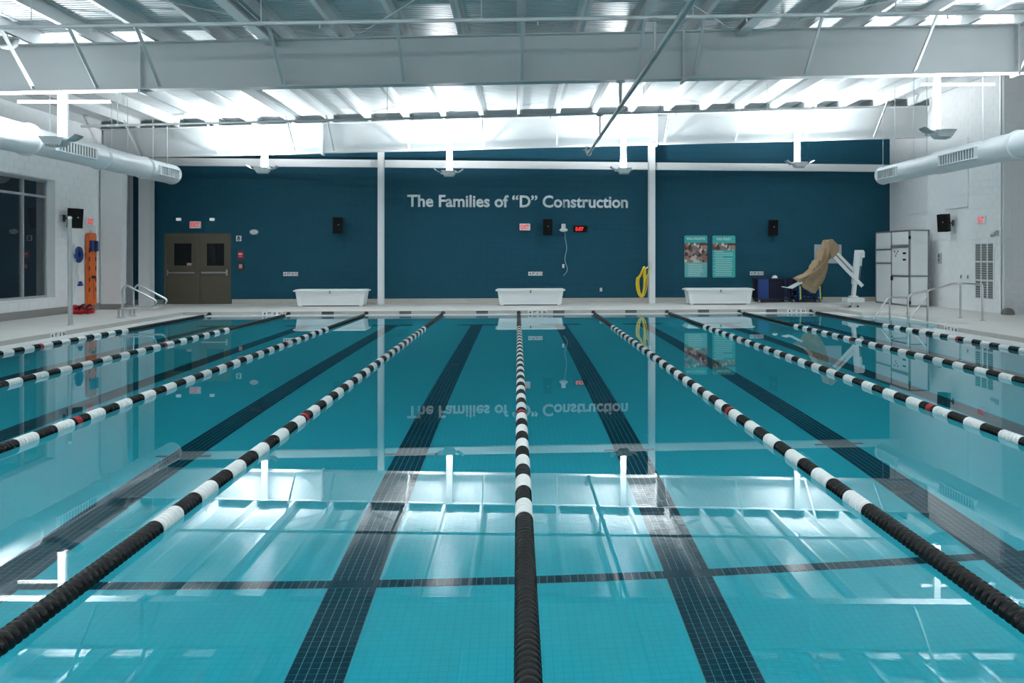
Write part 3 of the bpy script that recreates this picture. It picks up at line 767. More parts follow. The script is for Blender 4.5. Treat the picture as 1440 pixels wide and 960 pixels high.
# ------------------------------------------------------------------ signs, speakers and fittings
def exit_sign(label, loc, rz, lit=True):
    t_ = thing('exit_sign', label, 'exit sign', loc, rz)
    MB().bev(-0.18, 0.18, -0.06, 0, -0.115, 0.115, 0.02, 3).build('housing', PAPER, t_)
    text_obj('lettering', 'EXIT', 0.15, 0.28, (0, -0.061, 0), EXIT_R, t_, 0.002, 0.035)
    return t_
exit_sign('lit red exit sign above the bronze double doors', (-10.45, YB, 2.57), 0)
exit_sign('lit red exit sign on the teal wall beside a black speaker', (0.21, YB, 2.53), 0)
exit_sign('lit red exit sign on the left wall above the orange board', (XL, 23.56, 2.52), PI/2)
exit_sign('lit red exit sign on the right wall above the louvre', (XR, 21.25, 2.55), -PI/2)

def speaker(label, loc, rz, turn=0.0, out=0.14, wd=0.31, ht=0.52, dp=0.24):
    t_ = thing('wall_speaker', label, 'speaker', loc, rz)
    b = MB().prism([(-wd/2, -dp/2), (wd/2, -dp/2), (wd*0.42, dp/2), (-wd*0.42, dp/2)], 'Z', -ht/2, ht/2).build('cabinet', BLACK_S, t_)
    b.location = (0, -out-dp/2, 0); b.rotation_euler = (math.radians(6), 0, turn)
    g = MB().bev(-wd/2+0.012, wd/2-0.012, -dp/2-0.012, -dp/2+0.004, -ht/2+0.014, ht/2-0.014, 0.006, 1).build('grille', BLACK_S, b)
    MB().lathe([(0, -0.004), (0.016, -0.003), (0.018, 0.0)], (0.02, -dp/2-0.013, 0.03), 'Y', 10).build('badge', CHROME, b)
    MB().cyl((0, 0, 0), (0, -out-0.06, 0), 0.022, 8).build('bracket_arm', DARKMET, t_)
    MB().bev(-0.05, 0.05, -0.02, 0, -0.09, 0.09, 0.004, 1).build('wall_plate', DARKMET, t_)
speaker('black wall speaker on the teal wall between doors and lettering', (-5.88, YB, 2.56), 0, 0.25)
speaker('black wall speaker under the white lettering on the teal wall', (0.96, YB, 2.53), 0, 0.0, 0.10)
speaker('black wall speaker on the teal wall right of the posters', (8.62, YB, 2.53), 0, -0.2)
speaker('black wall speaker on the left wall above the steel pole', (XL, 22.32, 2.55), PI/2, -0.6, 0.16)
speaker('black wall speaker tilted out from the right white wall', (XR, 22.78, 2.53), -PI/2, 0.6, 0.16)

# lettering on the teal wall: one sign, each character a part
sign = thing('wall_lettering', 'large white lettering reading The Families of D Construction', 'sign', (0, YB-0.004, 3.20))
TXT = 'The Families of \u201cD\u201d Construction'
BOLD = 0.026
def right_edge(s):
    me = text_mesh(s, 1.0, 0, 0); x = max(v.co.x for v in me.vertices); bpy.data.meshes.remove(me); return x
rI = right_edge('I')
adv = [right_edge(TXT[:i]+'I') - rI for i in range(len(TXT))]
total = right_edge(TXT)
sx = 7.34/total; capme = text_mesh('T', 1.0, 0, 0); cap = max(v.co.y for v in capme.vertices); sy = 0.375/cap
for i, ch in enumerate(TXT):
    if ch == ' ': continue
    me = text_mesh(ch, 1.0, 0, BOLD)
    bm = bmesh.new(); bm.from_mesh(me)
    r = bmesh.ops.extrude_face_region(bm, geom=list(bm.faces))
    for g in r['geom']:
        if isinstance(g, bmesh.types.BMVert): g.co.z = 1.0
    for v in bm.verts: v.co = Vector(((v.co.x)*sx, -v.co.z*0.02, v.co.y*sy))
    bmesh.ops.recalc_face_normals(bm, faces=bm.faces); bm.to_mesh(me); bm.free()
    me.materials.clear(); me.materials.append(LETTER)
    link('quote_mark' if ch in '\u201c\u201d' else 'letter', me, sign, None, (-3.67 + adv[i]*sx, 0, 0))

# digital clock
t_ = thing('digital_clock', 'black digital wall clock with glowing red digits', 'clock', (2.07, YB, 2.47))
MB().bev(-0.24, 0.24, -0.07, 0, -0.11, 0.11, 0.02, 3).build('case', BLACK_S, t_)
text_obj('digits', '5:57', 0.12, 0.27, (-0.03, -0.071, 0.0), CLOCK_R, t_, 0.002, 0.03, 'glowing red digits')
MB().lathe([(0, -0.004), (0.012, -0.003), (0.012, 0)], (0.2, -0.07, -0.06), 'Y', 8).build('button', CHROME, t_)
# white horn with hanging cable
t_ = thing('alarm_horn', 'small white alarm horn beside the digital clock', 'alarm', (1.50, YB, 2.46))
MB().bev(-0.07, 0.07, -0.12, 0, 0.0, 0.18, 0.02, 2).build('box', PAPER, t_)
MB().lathe([(0.0, 0.05), (0.07, 0.04), (0.145, -0.02), (0.13, -0.06), (0.06, -0.09), (0.0, -0.1)], (0, -0.13, 0.0), 'Z', 18).build('dome', PAPER, t_)
pts = [(1.55, YB-0.04, 2.36), (1.56, YB-0.04, 2.15), (1.60, YB-0.04, 1.92), (1.60, YB-0.04, 1.75), (1.55, YB-0.04, 1.5), (1.57, YB-0.04, 1.33), (1.63, YB-0.04, 1.15), (1.60, YB-0.04, 1.02), (1.50, YB-0.04, 0.90)]
def smooth_pts(p, n=5):
    p = [Vector(q) for q in p]; out = []
    for i in range(len(p)-1):
        a, b, c, d = p[max(i-1,0)], p[i], p[i+1], p[min(i+2, len(p)-1)]
        for k in range(n):
            u = k/n
            out.append(0.5*((2*b) + (c-a)*u + (2*a-5*b+4*c-d)*u*u + (3*b-a-3*c+d)*u**3))
    return out + [p[-1]]
pts = [(p[0]-1.50, p[1]-YB, p[2]-2.46) for p in pts]
MB().tube(smooth_pts(pts), 0.014, 6).build('cord', mat('pale cord', (0.30, 0.45, 0.52), 0.6), t_, 'pale cord dangling down the wall')
MB().bev(-0.04, 0.03, -0.07, -0.005, -1.30, -1.17, 0.01, 2).build('plug_box', PAPER, t_)
# small no-diving plates on the teal wall
for x, lab in ((-7.44, 'above the left white bench'), (0.56, 'above the middle white bench'), (8.13, 'above the blue cart')):
    t_ = thing('depth_plate', 'small white 4 FT 0 depth plate on teal wall %s' % lab, 'sign', (x, YB, 0.97))
    for k, s in enumerate(('4', 'FT', '0', '')):
        xx = -0.18+0.12*k
        p = MB().bev(xx-0.056, xx+0.056, -0.012, 0, -0.065, 0.065, 0.003, 1).build('tile', PAPER, t_)
        if s: text_obj('numeral', s, 0.085, 0.05 if len(s) == 1 else 0.08, (xx, -0.013, 0), INK, p, 0.001, 0.03)
        else:
            MB().lathe([(0.036, -0.001), (0.048, -0.001)], (xx, -0.0125, 0), 'Y', 20).bar((xx-0.03, -0.0135, 0.03), (xx+0.03, -0.0135, -0.03), 0.012, 0.002, (0,1,0)).build('no_diving_ring', INK_R, p)
# emergency lights, oval lamp, signs by the door
for x, lab in ((-10.97, 'left'), (-9.92, 'right')):
    o = MB().bev(x-0.07, x+0.07, YB-0.08, YB, 2.70, 2.79, 0.012, 2).build('emergency_lamp', mat('emergency lamp white', (0.85, 0.9, 0.9), 0.4, emit=0.2))
    tag(o, 'tiny white emergency lamp above the bronze doors, %s one' % lab, 'lamp')
o = MB().lathe([(0, -0.09), (0.07, -0.085), (0.12, -0.05), (0.14, 0.0)], (0,0,0), 'Y', 24).build('oval_lamp', PAPER)
o.location = (-8.61, YB, 2.34); o.scale = (1, 1, 0.62); tag(o, 'white oval wall lamp right of the bronze doors', 'lamp')
t_ = thing('door_sign', 'small square white sign right of the bronze doors', 'sign', (-9.09, YB, 2.13))
MB().bev(-0.085, 0.085, -0.015, 0, -0.09, 0.09, 0.01, 2).build('plate', PAPER, t_)
MB().lathe([(0.02, -0.001), (0.05, -0.001)], (0.0, -0.016, -0.02), 'Y', 14).cbox((0, -0.016, 0.045), (0.07, 0.002, 0.03)).build('pictogram', INK, t_)
t_ = thing('fire_alarm_strobe', 'red fire alarm box on the teal wall beside bronze doors', 'alarm', (-9.02, YB, 1.60))
MB().bev(-0.085, 0.085, -0.06, 0, -0.12, 0.12, 0.01, 2).build('box', RED, t_)
MB().bev(-0.06, 0.06, -0.075, -0.06, 0.0, 0.05, 0.006, 1).build('strobe', PAPER, t_)
text_obj('lettering', 'FIRE', 0.03, 0.1, (0, -0.061, -0.05), PAPER, t_, 0.001, 0.02)
t_ = thing('pull_station', 'dark red pull station with clear cover below the fire alarm', 'alarm', (-9.01, YB, 1.23))
MB().bev(-0.085, 0.085, -0.07, 0, -0.14, 0.12, 0.01, 2).build('cover', mat('smoky red cover', (0.16, 0.03, 0.04), 0.2), t_)
MB().bev(-0.05, 0.05, -0.078, -0.07, -0.07, 0.06, 0.004, 1).build('handle', mat('pale pull handle', (0.5, 0.45, 0.45), 0.4), t_)
t_ = thing('wall_outlet', 'small white outlet low on the teal wall', 'outlet', (2.77, YB, 0.43))
MB().bev(-0.04, 0.04, -0.01, 0, -0.06, 0.06, 0.004, 1).build('plate', PAPER, t_)
MB().bev(-0.018, 0.018, -0.014, -0.009, 0.012, 0.042, 0.003, 1).bev(-0.018, 0.018, -0.014, -0.009, -0.042, -0.012, 0.003, 1).build('socket', ALU, t_)

# posters
def poster(label, x, title, ph0, ph1, low, rows):
    t_ = thing('wall_poster', label, 'poster', (x, YB, 1.545))
    W, H = 0.395, 0.715
    n = 6; r = 0.05; poly = []
    for cx, cz, a0 in ((W-r, H-r, 0), (-W+r, H-r, PI/2), (-W+r, -H+r, PI), (W-r, -H+r, 1.5*PI)):
        for k in range(n+1): poly.append((cx+r*math.cos(a0+PI/2*k/n), cz+r*math.sin(a0+PI/2*k/n)))
    MB().prism(poly, 'Y', -0.012, 0).build('board', POSTER_T, t_)
    MB().box(-W, W, -0.014, -0.012, ph0, ph1).build('printed_photo', PHOTO, t_)
    if low: MB().box(-W+0.02, W-0.02, -0.014, -0.012, -H+0.03, ph0-0.01).build('text_panel', POSTER_P, t_)
    text_obj('title', title, 0.085, 0.62 if len(title) > 12 else 0.5, (0, -0.013, H-0.115), PAPER, t_, 0.001, 0.03)
    for (x0, x1, z) in rows: MB().box(x0, x1, -0.0165, -0.0145 if low else -0.012, z-0.010, z+0.010).build('text_line', mat('poster print', (0.50, 0.72, 0.72), 0.5), t_)
R_ = random.Random(3)
poster('turquoise etiquette poster with a tall photo, left of the pair', 6.015, 'POOL ETIQUETTE', -0.20, 0.47, True,
       [(-0.26, 0.15+0.15*R_.random(), -0.27-0.062*k) for k in range(7)])
poster('turquoise policy poster with a narrow photo, right of the pair', 6.985, 'POOL POLICY', 0.22, 0.46, False,
       [(-0.34 if k % 2 == 0 else -0.30, (0.05 if k in (0, 3) else 0.33) - 0.08*R_.random(), 0.17-0.062*k) for k in range(14)])
# blank white board behind the lift
o = MB().bev(10.15, 11.11, YB-0.03, YB, 1.31, 1.96, 0.006, 1).build('wall_board', mat('pale grey board', (0.40, 0.45, 0.49), 0.4, var=0.03)); tag(o, 'blank pale grey board on the teal wall behind the lift', 'board')

# ------------------------------------------------------------------ white deck benches
for (x0, x1, lab) in ((-6.88, -4.66, 'left of the slim column'), (-0.72, 1.46, 'below the lettering at the middle'), (5.31, 7.52, 'below the turquoise posters')):
    t_ = thing('storage_bench', 'long white plastic storage bench %s' % lab, 'bench', ((x0+x1)/2, 25.1, 0), 0, 'white storage benches')
    w2 = (x1-x0)/2; dp = 0.65
    def trough(mb, a, b, ya, yb, z0, z1, tp):
        mb.add([(-a,ya+tp,z0),(a,ya+tp,z0),(a,yb-tp,z0),(-a,yb-tp,z0),(-b,ya,z1),(b,ya,z1),(b,yb,z1),(-b,yb,z1)], [(0,3,2,1),(4,5,6,7),(0,1,5,4),(1,2,6,5),(2,3,7,6),(3,0,4,7)]); return mb
    trough(MB(), w2-0.13, w2-0.06, 0.02, dp, 0.035, 0.46, 0.012).build('body', TUB_M, t_)
    MB().add([(-w2+0.24,0.028,0.10),(w2-0.24,0.028,0.10),(w2-0.20,0.018,0.36),(-w2+0.20,0.018,0.36)], [(0,1,2,3)]).build('front_panel', mat('bench recess', (0.80, 0.82, 0.83), 0.45), t_)
    MB().bev(-w2, w2, -0.03, dp+0.04, 0.46, 0.505, 0.012, 2).build('lid', TUB_M, t_)
    MB().bev(-w2+0.05, w2-0.05, -0.01, dp, 0.505, 0.525, 0.008, 1).build('lid_top', TUB_M, t_)
    MB().bev(-0.025, 0.025, -0.045, -0.02, 0.40, 0.49, 0.006, 1).build('latch', ALU_D, t_)
    for s in (-1, 1):
        for yy in (0.12, dp-0.1): MB().bev(s*(w2-0.2)-0.05, s*(w2-0.2)+0.05, yy-0.05, yy+0.05, 0.0, 0.036, 0.004, 1).build('foot', TUB_M, t_)
    MB().box(-w2+0.15, w2-0.15, 0.075, dp-0.06, 0.012, 0.036).build('plinth', DARKMET, t_)

# ------------------------------------------------------------------ yellow hose on its hook
t_ = thing('coiled_hose', 'coiled bright yellow hose hanging beside the slim column', 'hose', (4.0, 25.92, 0.7))
for k in range(7):
    rr = random.Random(k); cx = -0.02+0.02*rr.random(); top = 0.42+0.10*rr.random(); bot = -0.40-0.11*rr.random(); wd = 0.06+0.10*rr.random()
    pts = []
    for q in range(25):
        a = 2*PI*q/24; z = (top+bot)/2 + (top-bot)/2*math.cos(a)
        lean = 0.10*max(0, (z-0.1)/0.4)
        pts.append((cx + lean + wd*math.sin(a)*(1.15 - 0.5*(z > 0.2)), -0.03*k+0.10 + 0.02*math.sin(3*a), z))
    MB().tube(pts, 0.016, 7, False).build('hose_loop', YELLOW, t_)
MB().tube(smooth_pts([(0.1, 0, 0.42), (0.20, 0, 0.48), (0.24, 0, 0.38), (0.18, 0, 0.20), (0.08, 0, 0.1)]), 0.016, 7).build('hose_end', YELLOW, t_)
t_ = thing('hose_hook', 'chrome hook on the slim column holding the yellow hose', 'hook', (4.2, 25.94, 1.22))
MB().tube([(0.09, 0.1, 0.02), (0.06, 0.0, 0.02), (-0.03, -0.04, -0.04), (-0.10, -0.04, -0.10), (-0.10, -0.06, -0.03)], 0.018, 8).build('hook', CHROME, t_)
MB().bev(0.04, 0.12, -0.05, 0.02, -0.1, 0.1, 0.008, 1).build('hook_plate', CHROME, t_)

# ------------------------------------------------------------------ carts with float toys
def cart(label, x0, x1, kind):
    t_ = thing('pool_cart', label, 'cart', ((x0+x1)/2, 26.3, 0))
    w2 = (x1-x0)/2; d = 0.52; h0, h1 = 0.10, 0.80
    fr = MB()
    for sx in (-1, 1):
        for yy in (0, d): fr.cyl((sx*w2, yy, h0), (sx*w2, yy, h1+0.04), 0.016, 8)
    for z in (h0, h1):
        fr.cyl((-w2, 0, z), (w2, 0, z), 0.016, 8).cyl((-w2, d, z), (w2, d, z), 0.016, 8).cyl((-w2, 0, z), (-w2, d, z), 0.016, 8).cyl((w2, 0, z), (w2, d, z), 0.016, 8)
    fr.build('frame', BLUE_D, t_)
    for sx in (-1, 1):
        for yy in (0.03, d-0.03):
            MB().lathe([(0, -0.018), (0.042, -0.016), (0.045, 0), (0.042, 0.016), (0, 0.018)], (sx*(w2-0.06), yy, 0.045), 'X', 14).build('wheel', CHROME if yy < 0.1 else RUBBER, t_)
            MB().bar((sx*(w2-0.06), yy, 0.05), (sx*(w2-0.06), yy, h0), 0.05, 0.03).build('caster_fork', CHROME, t_)
    MB().box(-w2+0.01, w2-0.01, 0.01, d-0.01, h0, h0+0.02).build('base_shelf', NAVY, t_)
    MB().box(-w2+0.01, w2-0.01, d-0.02, d-0.01, h0+0.02, h1).build('back_panel', NAVY, t_)
    return t_, w2, d, h0, h1
t_, w2, d, h0, h1 = cart('dark blue mesh pool cart beside the right white bench', 7.99, 9.07, 0)
MB().bev(-w2+0.02, -w2+0.37, 0.0, 0.02, h0+0.02, h1, 0.004, 1).build('side_panel', BLUE, t_, 'royal blue front panel')
n = 12
for k in range(n+1):
    xx = -w2+0.38 + (2*w2-0.40)*k/n; MB().box(xx-0.005, xx+0.005, 0.0, 0.01, h0+0.02, h1).build('mesh_wire', BLUE_D, t_)
for k in range(11):
    zz = h0+0.04 + (h1-h0-0.06)*k/10; MB().box(-w2+0.38, w2-0.02, -0.006, 0.0, zz-0.005, zz+0.005).build('mesh_wire', BLUE_D, t_)
o = MB().lathe([(0, 0.11), (0.06, 0.10), (0.10, 0.04), (0.10, 0.0)], (8.65, 26.55, 0.80), 'Z', 16).build('white_ball', PAPER); tag(o, 'white rounded float showing above the blue mesh cart', 'float')
o['category'] = 'pool float'
t_, w2, d, h0, h1 = cart('blue pool cart full of foam noodles behind the lift', 9.17, 10.20, 1)
for sx_ in (-0.285, 0.40):
    for k, m in enumerate((SKYBLUE, YEL_F)):
        nz = MB(); pts = [(sx_ + 0.042*k, -0.03-0.01*k, 0.10+0.45*q/8) for q in range(9)]
        pts = [(p[0]+0.012*math.sin(7*p[2]+k), p[1], p[2]) for p in pts]
        nz.tube(pts, 0.022, 8).build('foam_edge', m, t_)
for r in range(4):
    for c in range(6):
        xx = -w2+0.17+0.135*c+(0.06 if r % 2 else 0); zz = h0+0.08+0.13*r
        if xx > w2-0.12: continue
        o = MB(); o.lathe([(0.025, 0.0), (0.055, 0.0), (0.055, 0.42), (0.025, 0.42), (0.025, 0.0)], (9.685+xx, 26.34, zz), 'Y', 14)
        o = o.build('foam_noodle', GREEN if (r+c) % 2 else BLUE); tag(o, 'foam noodle end in the blue cart, %s row up, %s across' % (ORD[r], ORD[c]), 'pool noodle', 'foam noodles in the cart')

# ------------------------------------------------------------------ pool lift
L = thing('pool_lift', 'white pool access lift with folded arms and tan cloth cover', 'pool lift', (0, 23.3, 0))
MB().lathe([(0.17, 0.0), (0.17, 0.02), (0.06, 0.03), (0.055, 0.17)], (10.0, 0, 0), 'Z', 18).build('pedestal', TUB_M, L)
for s in (-1, 1): MB().lathe([(0, 0.05), (0.03, 0.045), (0.03, 0)], (10.0+s*0.12, -0.06, 0.02), 'Z', 8).build('anchor_bolt', RUBBER, L)
MB().bev(9.74, 10.27, -0.22, 0.22, 0.165, 0.30, 0.02, 2).build('base_box', TUB_M, L)
MB().bev(9.90, 10.12, -0.10, 0.10, 0.30, 0.36, 0.01, 1).build('turntable', TUB_M, L)
MB().bar((10.01, 0, 0.34), (10.05, 0, 0.72), 0.10, 0.12, (0,1,0)).build('mast_foot', TUB_M, L)
MB().bar((10.045, 0, 0.70), (10.15, 0, 1.72), 0.15, 0.14, (0,1,0)).build('mast', TUB_M, L)
MB().bev(10.08, 10.30, -0.08, 0.08, 1.64, 1.73, 0.012, 2).bev(10.22, 10.34, -0.07, 0.07, 1.50, 1.70, 0.02, 2).build('motor_head', TUB_M, L)
MB().cyl((10.26, 0, 1.52), (10.235, 0, 1.25), 0.03, 10).build('actuator', TUB_M, L)
MB().cyl((10.24, 0, 1.26), (10.20, 0, 0.85), 0.016, 8).build('actuator_rod', ALU_D, L)
MB().bar((9.31, -0.10, 1.60), (10.25, -0.10, 0.65), 0.10, 0.05, (0,1,0)).build('arm', TUB_M, L)
MB().bar((9.40, 0.06, 1.76), (10.08, 0.06, 1.08), 0.09, 0.05, (0,1,0)).build('arm', TUB_M, L)
MB().bar((9.44, -0.02, 1.60), (9.75, -0.02, 1.28), 0.05, 0.04, (0,1,0)).build('arm_link', mat('rusty link', (0.30, 0.20, 0.16), 0.6), L)
cl = [(9.14,2.03),(9.22,2.04),(9.44,1.83),(9.41,1.68),(9.27,1.53),(9.15,1.43),(9.12,1.23),(8.97,0.78),(8.77,0.44),(8.38,0.78),(8.25,0.88),(8.59,1.03),(8.74,1.23),(8.84,1.41),(8.95,1.47),(9.0,1.71),(9.09,1.86)]
bm = bmesh.new(); vv = [bm.verts.new((x, -0.24, z)) for x, z in cl]; f = bm.faces.new(vv)
bmesh.ops.triangulate(bm, faces=[f]); r = bmesh.ops.extrude_face_region(bm, geom=list(bm.faces))
for g in r['geom']:
    if isinstance(g, bmesh.types.BMVert): g.co.y = 0.24
bmesh.ops.recalc_face_normals(bm, faces=bm.faces)
for _ in range(3): bmesh.ops.subdivide_edges(bm, edges=[e for e in bm.edges if e.calc_length() > 0.05], cuts=1, use_grid_fill=True)
bmesh.ops.triangulate(bm, faces=bm.faces)
bm.normal_update()
cx_, cz_ = 8.95, 1.25
for v in bm.verts:
    # folds fan out from the seat corner
    dx, dz = v.co.x-9.1, v.co.z-1.35
    ang = math.atan2(dz, dx); rad = math.hypot(dx, dz)
    fold = 0.075*math.sin(ang*13 + rad*5)*min(1, rad*2.2) + 0.022*math.sin(ang*27+1.3+3*rad)
    edge = min(math.hypot(v.co.x-a, v.co.z-b) for a, b in cl)
    v.co.y += (fold + 0.05*min(1, edge*6)) * (-1 if v.co.y < 0 else 1)
for _ in range(1): bmesh.ops.smooth_vert(bm, verts=bm.verts, factor=0.15, use_axis_x=False, use_axis_y=True, use_axis_z=False)
me = bpy.data.meshes.new('cloth_cover'); bm.to_mesh(me); bm.free(); me.materials.append(TAN)
for p in me.polygons: p.use_smooth = True
link('cloth_cover', me, L, 'tan cloth cover draped over the seat')
hood = [(9.10,1.95),(9.15,2.04),(9.23,2.05),(9.45,1.84),(9.42,1.67),(9.30,1.53),(9.22,1.47),(9.17,1.62),(9.15,1.80)]
MB().prism(hood, 'Y', -0.335, -0.315).build('cloth_hood', TAN, L)
for (a, b, c) in (((9.10,1.40),(8.85,1.05),(8.60,0.92)), ((9.08,1.30),(8.90,0.85),(8.78,0.55)), ((9.05,1.38),(8.72,1.10),(8.40,0.90)), ((9.10,1.22),(8.99,0.92),(8.90,0.70))):
    MB().tube(smooth_pts([(a[0],-0.29,a[1]),(b[0],-0.31,b[1]),(c[0],-0.27,c[1])], 6), [0.012+0.016*math.sin(PI*q/12) for q in range(13)], 8).build('cloth_fold', TAN, L)
for yy in (-0.14, 0.14): MB().bar((8.45, yy, 0.80), (8.06, yy, 0.60), 0.05, 0.03, (0,1,0)).build('leg_rest_tube', TUB_M, L)
MB().add([(8.08,-0.2,0.585),(8.08,0.2,0.585),(7.87,0.2,0.62),(7.87,-0.2,0.62),(8.08,-0.2,0.605),(8.08,0.2,0.605),(7.87,0.2,0.64),(7.87,-0.2,0.64)], [(0,1,2,3),(4,7,6,5),(0,4,5,1),(1,5,6,2),(2,6,7,3),(3,7,4,0)]).build('footrest', TUB_M, L)
MB().tube(smooth_pts([(9.36, 0.15, 1.56), (9.25, 0.16, 1.42), (9.21, 0.16, 1.2), (9.13, 0.16, 1.0), (8.99, 0.16, 0.82)]), 0.014, 6).build('hose', TUB_M, L)

# ------------------------------------------------------------------ panelled enclosure at the right
t_ = thing('storage_enclosure', 'white panelled enclosure with grey aluminium framing in right corner', 'cabinet', (0, 0, 0))
cx0, cx1, cy0, cy1, ch = 11.93, 12.57, 23.65, 26.0, 2.36
MB().box(cx0+0.02, cx1, cy0+0.02, cy1, 0.03, ch-0.02).build('core', PANEL_W, t_)
f = MB()
for yy in (cy0, (cy0+cy1)/2, cy1-0.045): f.box(cx0-0.012, cx0+0.03, yy, yy+0.045, 0, ch)
f.box(cx0-0.012, cx0+0.03, cy0+0.045, cy1-0.045, ch-0.045, ch).box(cx0-0.012, cx0+0.03, cy0+0.045, cy1-0.045, 0, 0.05)
f.box(cx0+0.03, cx1, cy0-0.004, cy0+0.03, ch-0.03, ch).box(cx1-0.05, cx1, cy0-0.008, cy0+0.03, 0, ch-0.03).box(cx0+0.03, cx1-0.05, cy0-0.006, cy0+0.03, 0.92, 0.95)
f.build('frame', ALU_D, t_)
ym = (cy0+cy1)/2
dr = MB(); dr.box(cx0-0.016, cx0+0.02, ym+0.045, cy1-0.045, 1.30, 1.35).box(cx0-0.016, cx0+0.02, ym+0.045, cy1-0.045, 1.74, 1.79).build('rail', ALU_D, t_)
MB().box(cx0-0.016, cx0+0.02, cy0+0.045, ym, 0.90, 0.95).build('rail', ALU_D, t_)
MB().bev(cx0-0.05, cx0+0.02, cy0+0.045, ym, 1.82, 1.90, 0.006, 1).build('head_box', ALU_D, t_)
for (ya, yb, za, zb) in ((ym+0.05, cy1-0.05, 0.06, 1.29), (ym+0.05, cy1-0.05, 1.36, 1.73), (ym+0.05, cy1-0.05, 1.80, ch-0.05), (cy0+0.07, ym-0.01, 0.06, 0.89), (cy0+0.07, ym-0.01, 0.96, 1.81), (cy0+0.07, ym-0.01, 1.91, ch-0.05)):
    MB().bev(cx0-0.006, cx0+0.022, ya, yb, za, zb, 0.004, 1).build('panel', PANEL_W, t_)
for (za, zb) in ((0.05, 0.91), (0.96, ch-0.04)):
    MB().bev(cx0+0.05, cx1-0.06, cy0-0.002, cy0+0.022, za, zb, 0.004, 1).build('panel', PANEL_W, t_)
for zz in (1.44, 1.64): MB().box(cx0-0.012, cx0-0.006, cy0+0.22, cy0+0.42, zz-0.03, zz+0.03).build('name_plate', INK, t_)
for k, (yy, zz) in enumerate(((24.62, 1.70), (24.50, 1.63), (24.40, 1.70), (24.55, 1.56))): MB().cbox((cx0-0.009, yy, zz), (0.005, 0.06, 0.05)).build('sticker', mat('brown sticker', (0.25, 0.15, 0.10), 0.6) if k % 2 else INK, t_)
MB().bev(cx0-0.06, cx0, ym-0.10, ym-0.02, 0.78, 0.92, 0.01, 1).build('lock', INK, t_)
for zz in (0.12, 2.12): MB().bev(cx0-0.02, cx0+0.04, cy0-0.02, cy0+0.04, zz-0.05, zz+0.05, 0.006, 1).build('hinge', INK, t_)

# ------------------------------------------------------------------ right wall fittings
for i, (ya, yb, za, zb, lab) in enumerate(((24.26, 25.52, 2.93, 4.9, 'left'), (21.95, 23.2, 2.95, 4.95, 'right'))):
    o = MB().bev(XR-0.045, XR, ya, yb, za, zb, 0.006, 1).build('acoustic_panel', PANEL_W); tag(o, 'white acoustic panel high on the right wall, %s one' % lab, 'wall panel')
t_ = thing('louvre_vent', 'tall grey louvre vent with nine cells on right wall', 'vent', (XR, 0, 0))
ya, yb, za, zb = 20.70, 21.60, 0.36, 1.90
MB().box(-0.012, 0.0, ya, yb, za, zb).build('backing', mat('louvre dark', (0.10, 0.10, 0.10), 0.7), t_)
fm = MB()
for k in range(4):
    q = ya + (yb-ya)*k/3; fm.box(-0.03, 0.0, q-0.02, q+0.02, za, zb)
for k in range(4):
    q = za + (zb-za)*k/3; fm.box(-0.032, 0.0, ya, yb, q-0.014, q+0.014)
fm.build('frame', PANEL_W, t_)
for c in range(3):
    for k in range(24):
        q = za + (zb-za)*(k+0.5)/24
        MB().add([(-0.026, ya+0.3*c+0.02, q-0.02), (-0.026, ya+0.3*c+0.28, q-0.02), (-0.012, ya+0.3*c+0.28, q+0.018), (-0.012, ya+0.3*c+0.02, q+0.018)], [(0,1,2,3)]).build('slat', LOUVRE, t_)
for y_, lab in ((22.33, 'left'), (21.98, 'right')):
    t_ = thing('wall_socket', 'small dark wall socket above the hand rail, %s one' % lab, 'socket', (XR, y_, 0.95))
    MB().bev(-0.012, 0, -0.055, 0.055, -0.075, 0.075, 0.004, 1).build('plate', PANEL_W, t_); MB().bev(-0.03, -0.01, -0.03, 0.03, -0.05, 0.05, 0.006, 1).build('socket', ALU_D, t_)
t_ = thing('control_box', 'narrow grey control box beside the white enclosure', 'control box', (XR, 23.50, 1.48))
MB().bev(-0.06, 0, -0.075, 0.075, -0.16, 0.16, 0.006, 1).build('box', ALU, t_); MB().cbox((-0.062, 0, 0.07), (0.01, 0.05, 0.06)).cbox((-0.062, 0, -0.05), (0.01, 0.05, 0.05)).build('button', INK, t_)
t_ = thing('security_camera', 'small grey security camera near the right wall edge', 'camera', (XR, 20.55, 2.15))
MB().bev(-0.05, 0, -0.06, 0.06, -0.06, 0.08, 0.008, 1).build('mount', ALU, t_); MB().cyl((-0.06, 0.02, -0.02), (-0.12, 0.10, -0.05), 0.05, 12).build('barrel', ALU, t_)
MB().cyl((-0.118, 0.097, -0.049), (-0.128, 0.11, -0.053), 0.038, 12).build('lens', INK, t_)
o = MB().lathe([(0.16, 0.0), (0.16, 0.06), (0.13, 0.13), (0.07, 0.17), (0.0, 0.18)], (XR-0.02, YR-0.20, 0), 'Z', 18).build('corner_guard', mat('grey rubber', (0.16, 0.155, 0.15), 0.7)); tag(o, 'grey rounded rubber guard at the foot of the right corner', 'guard')

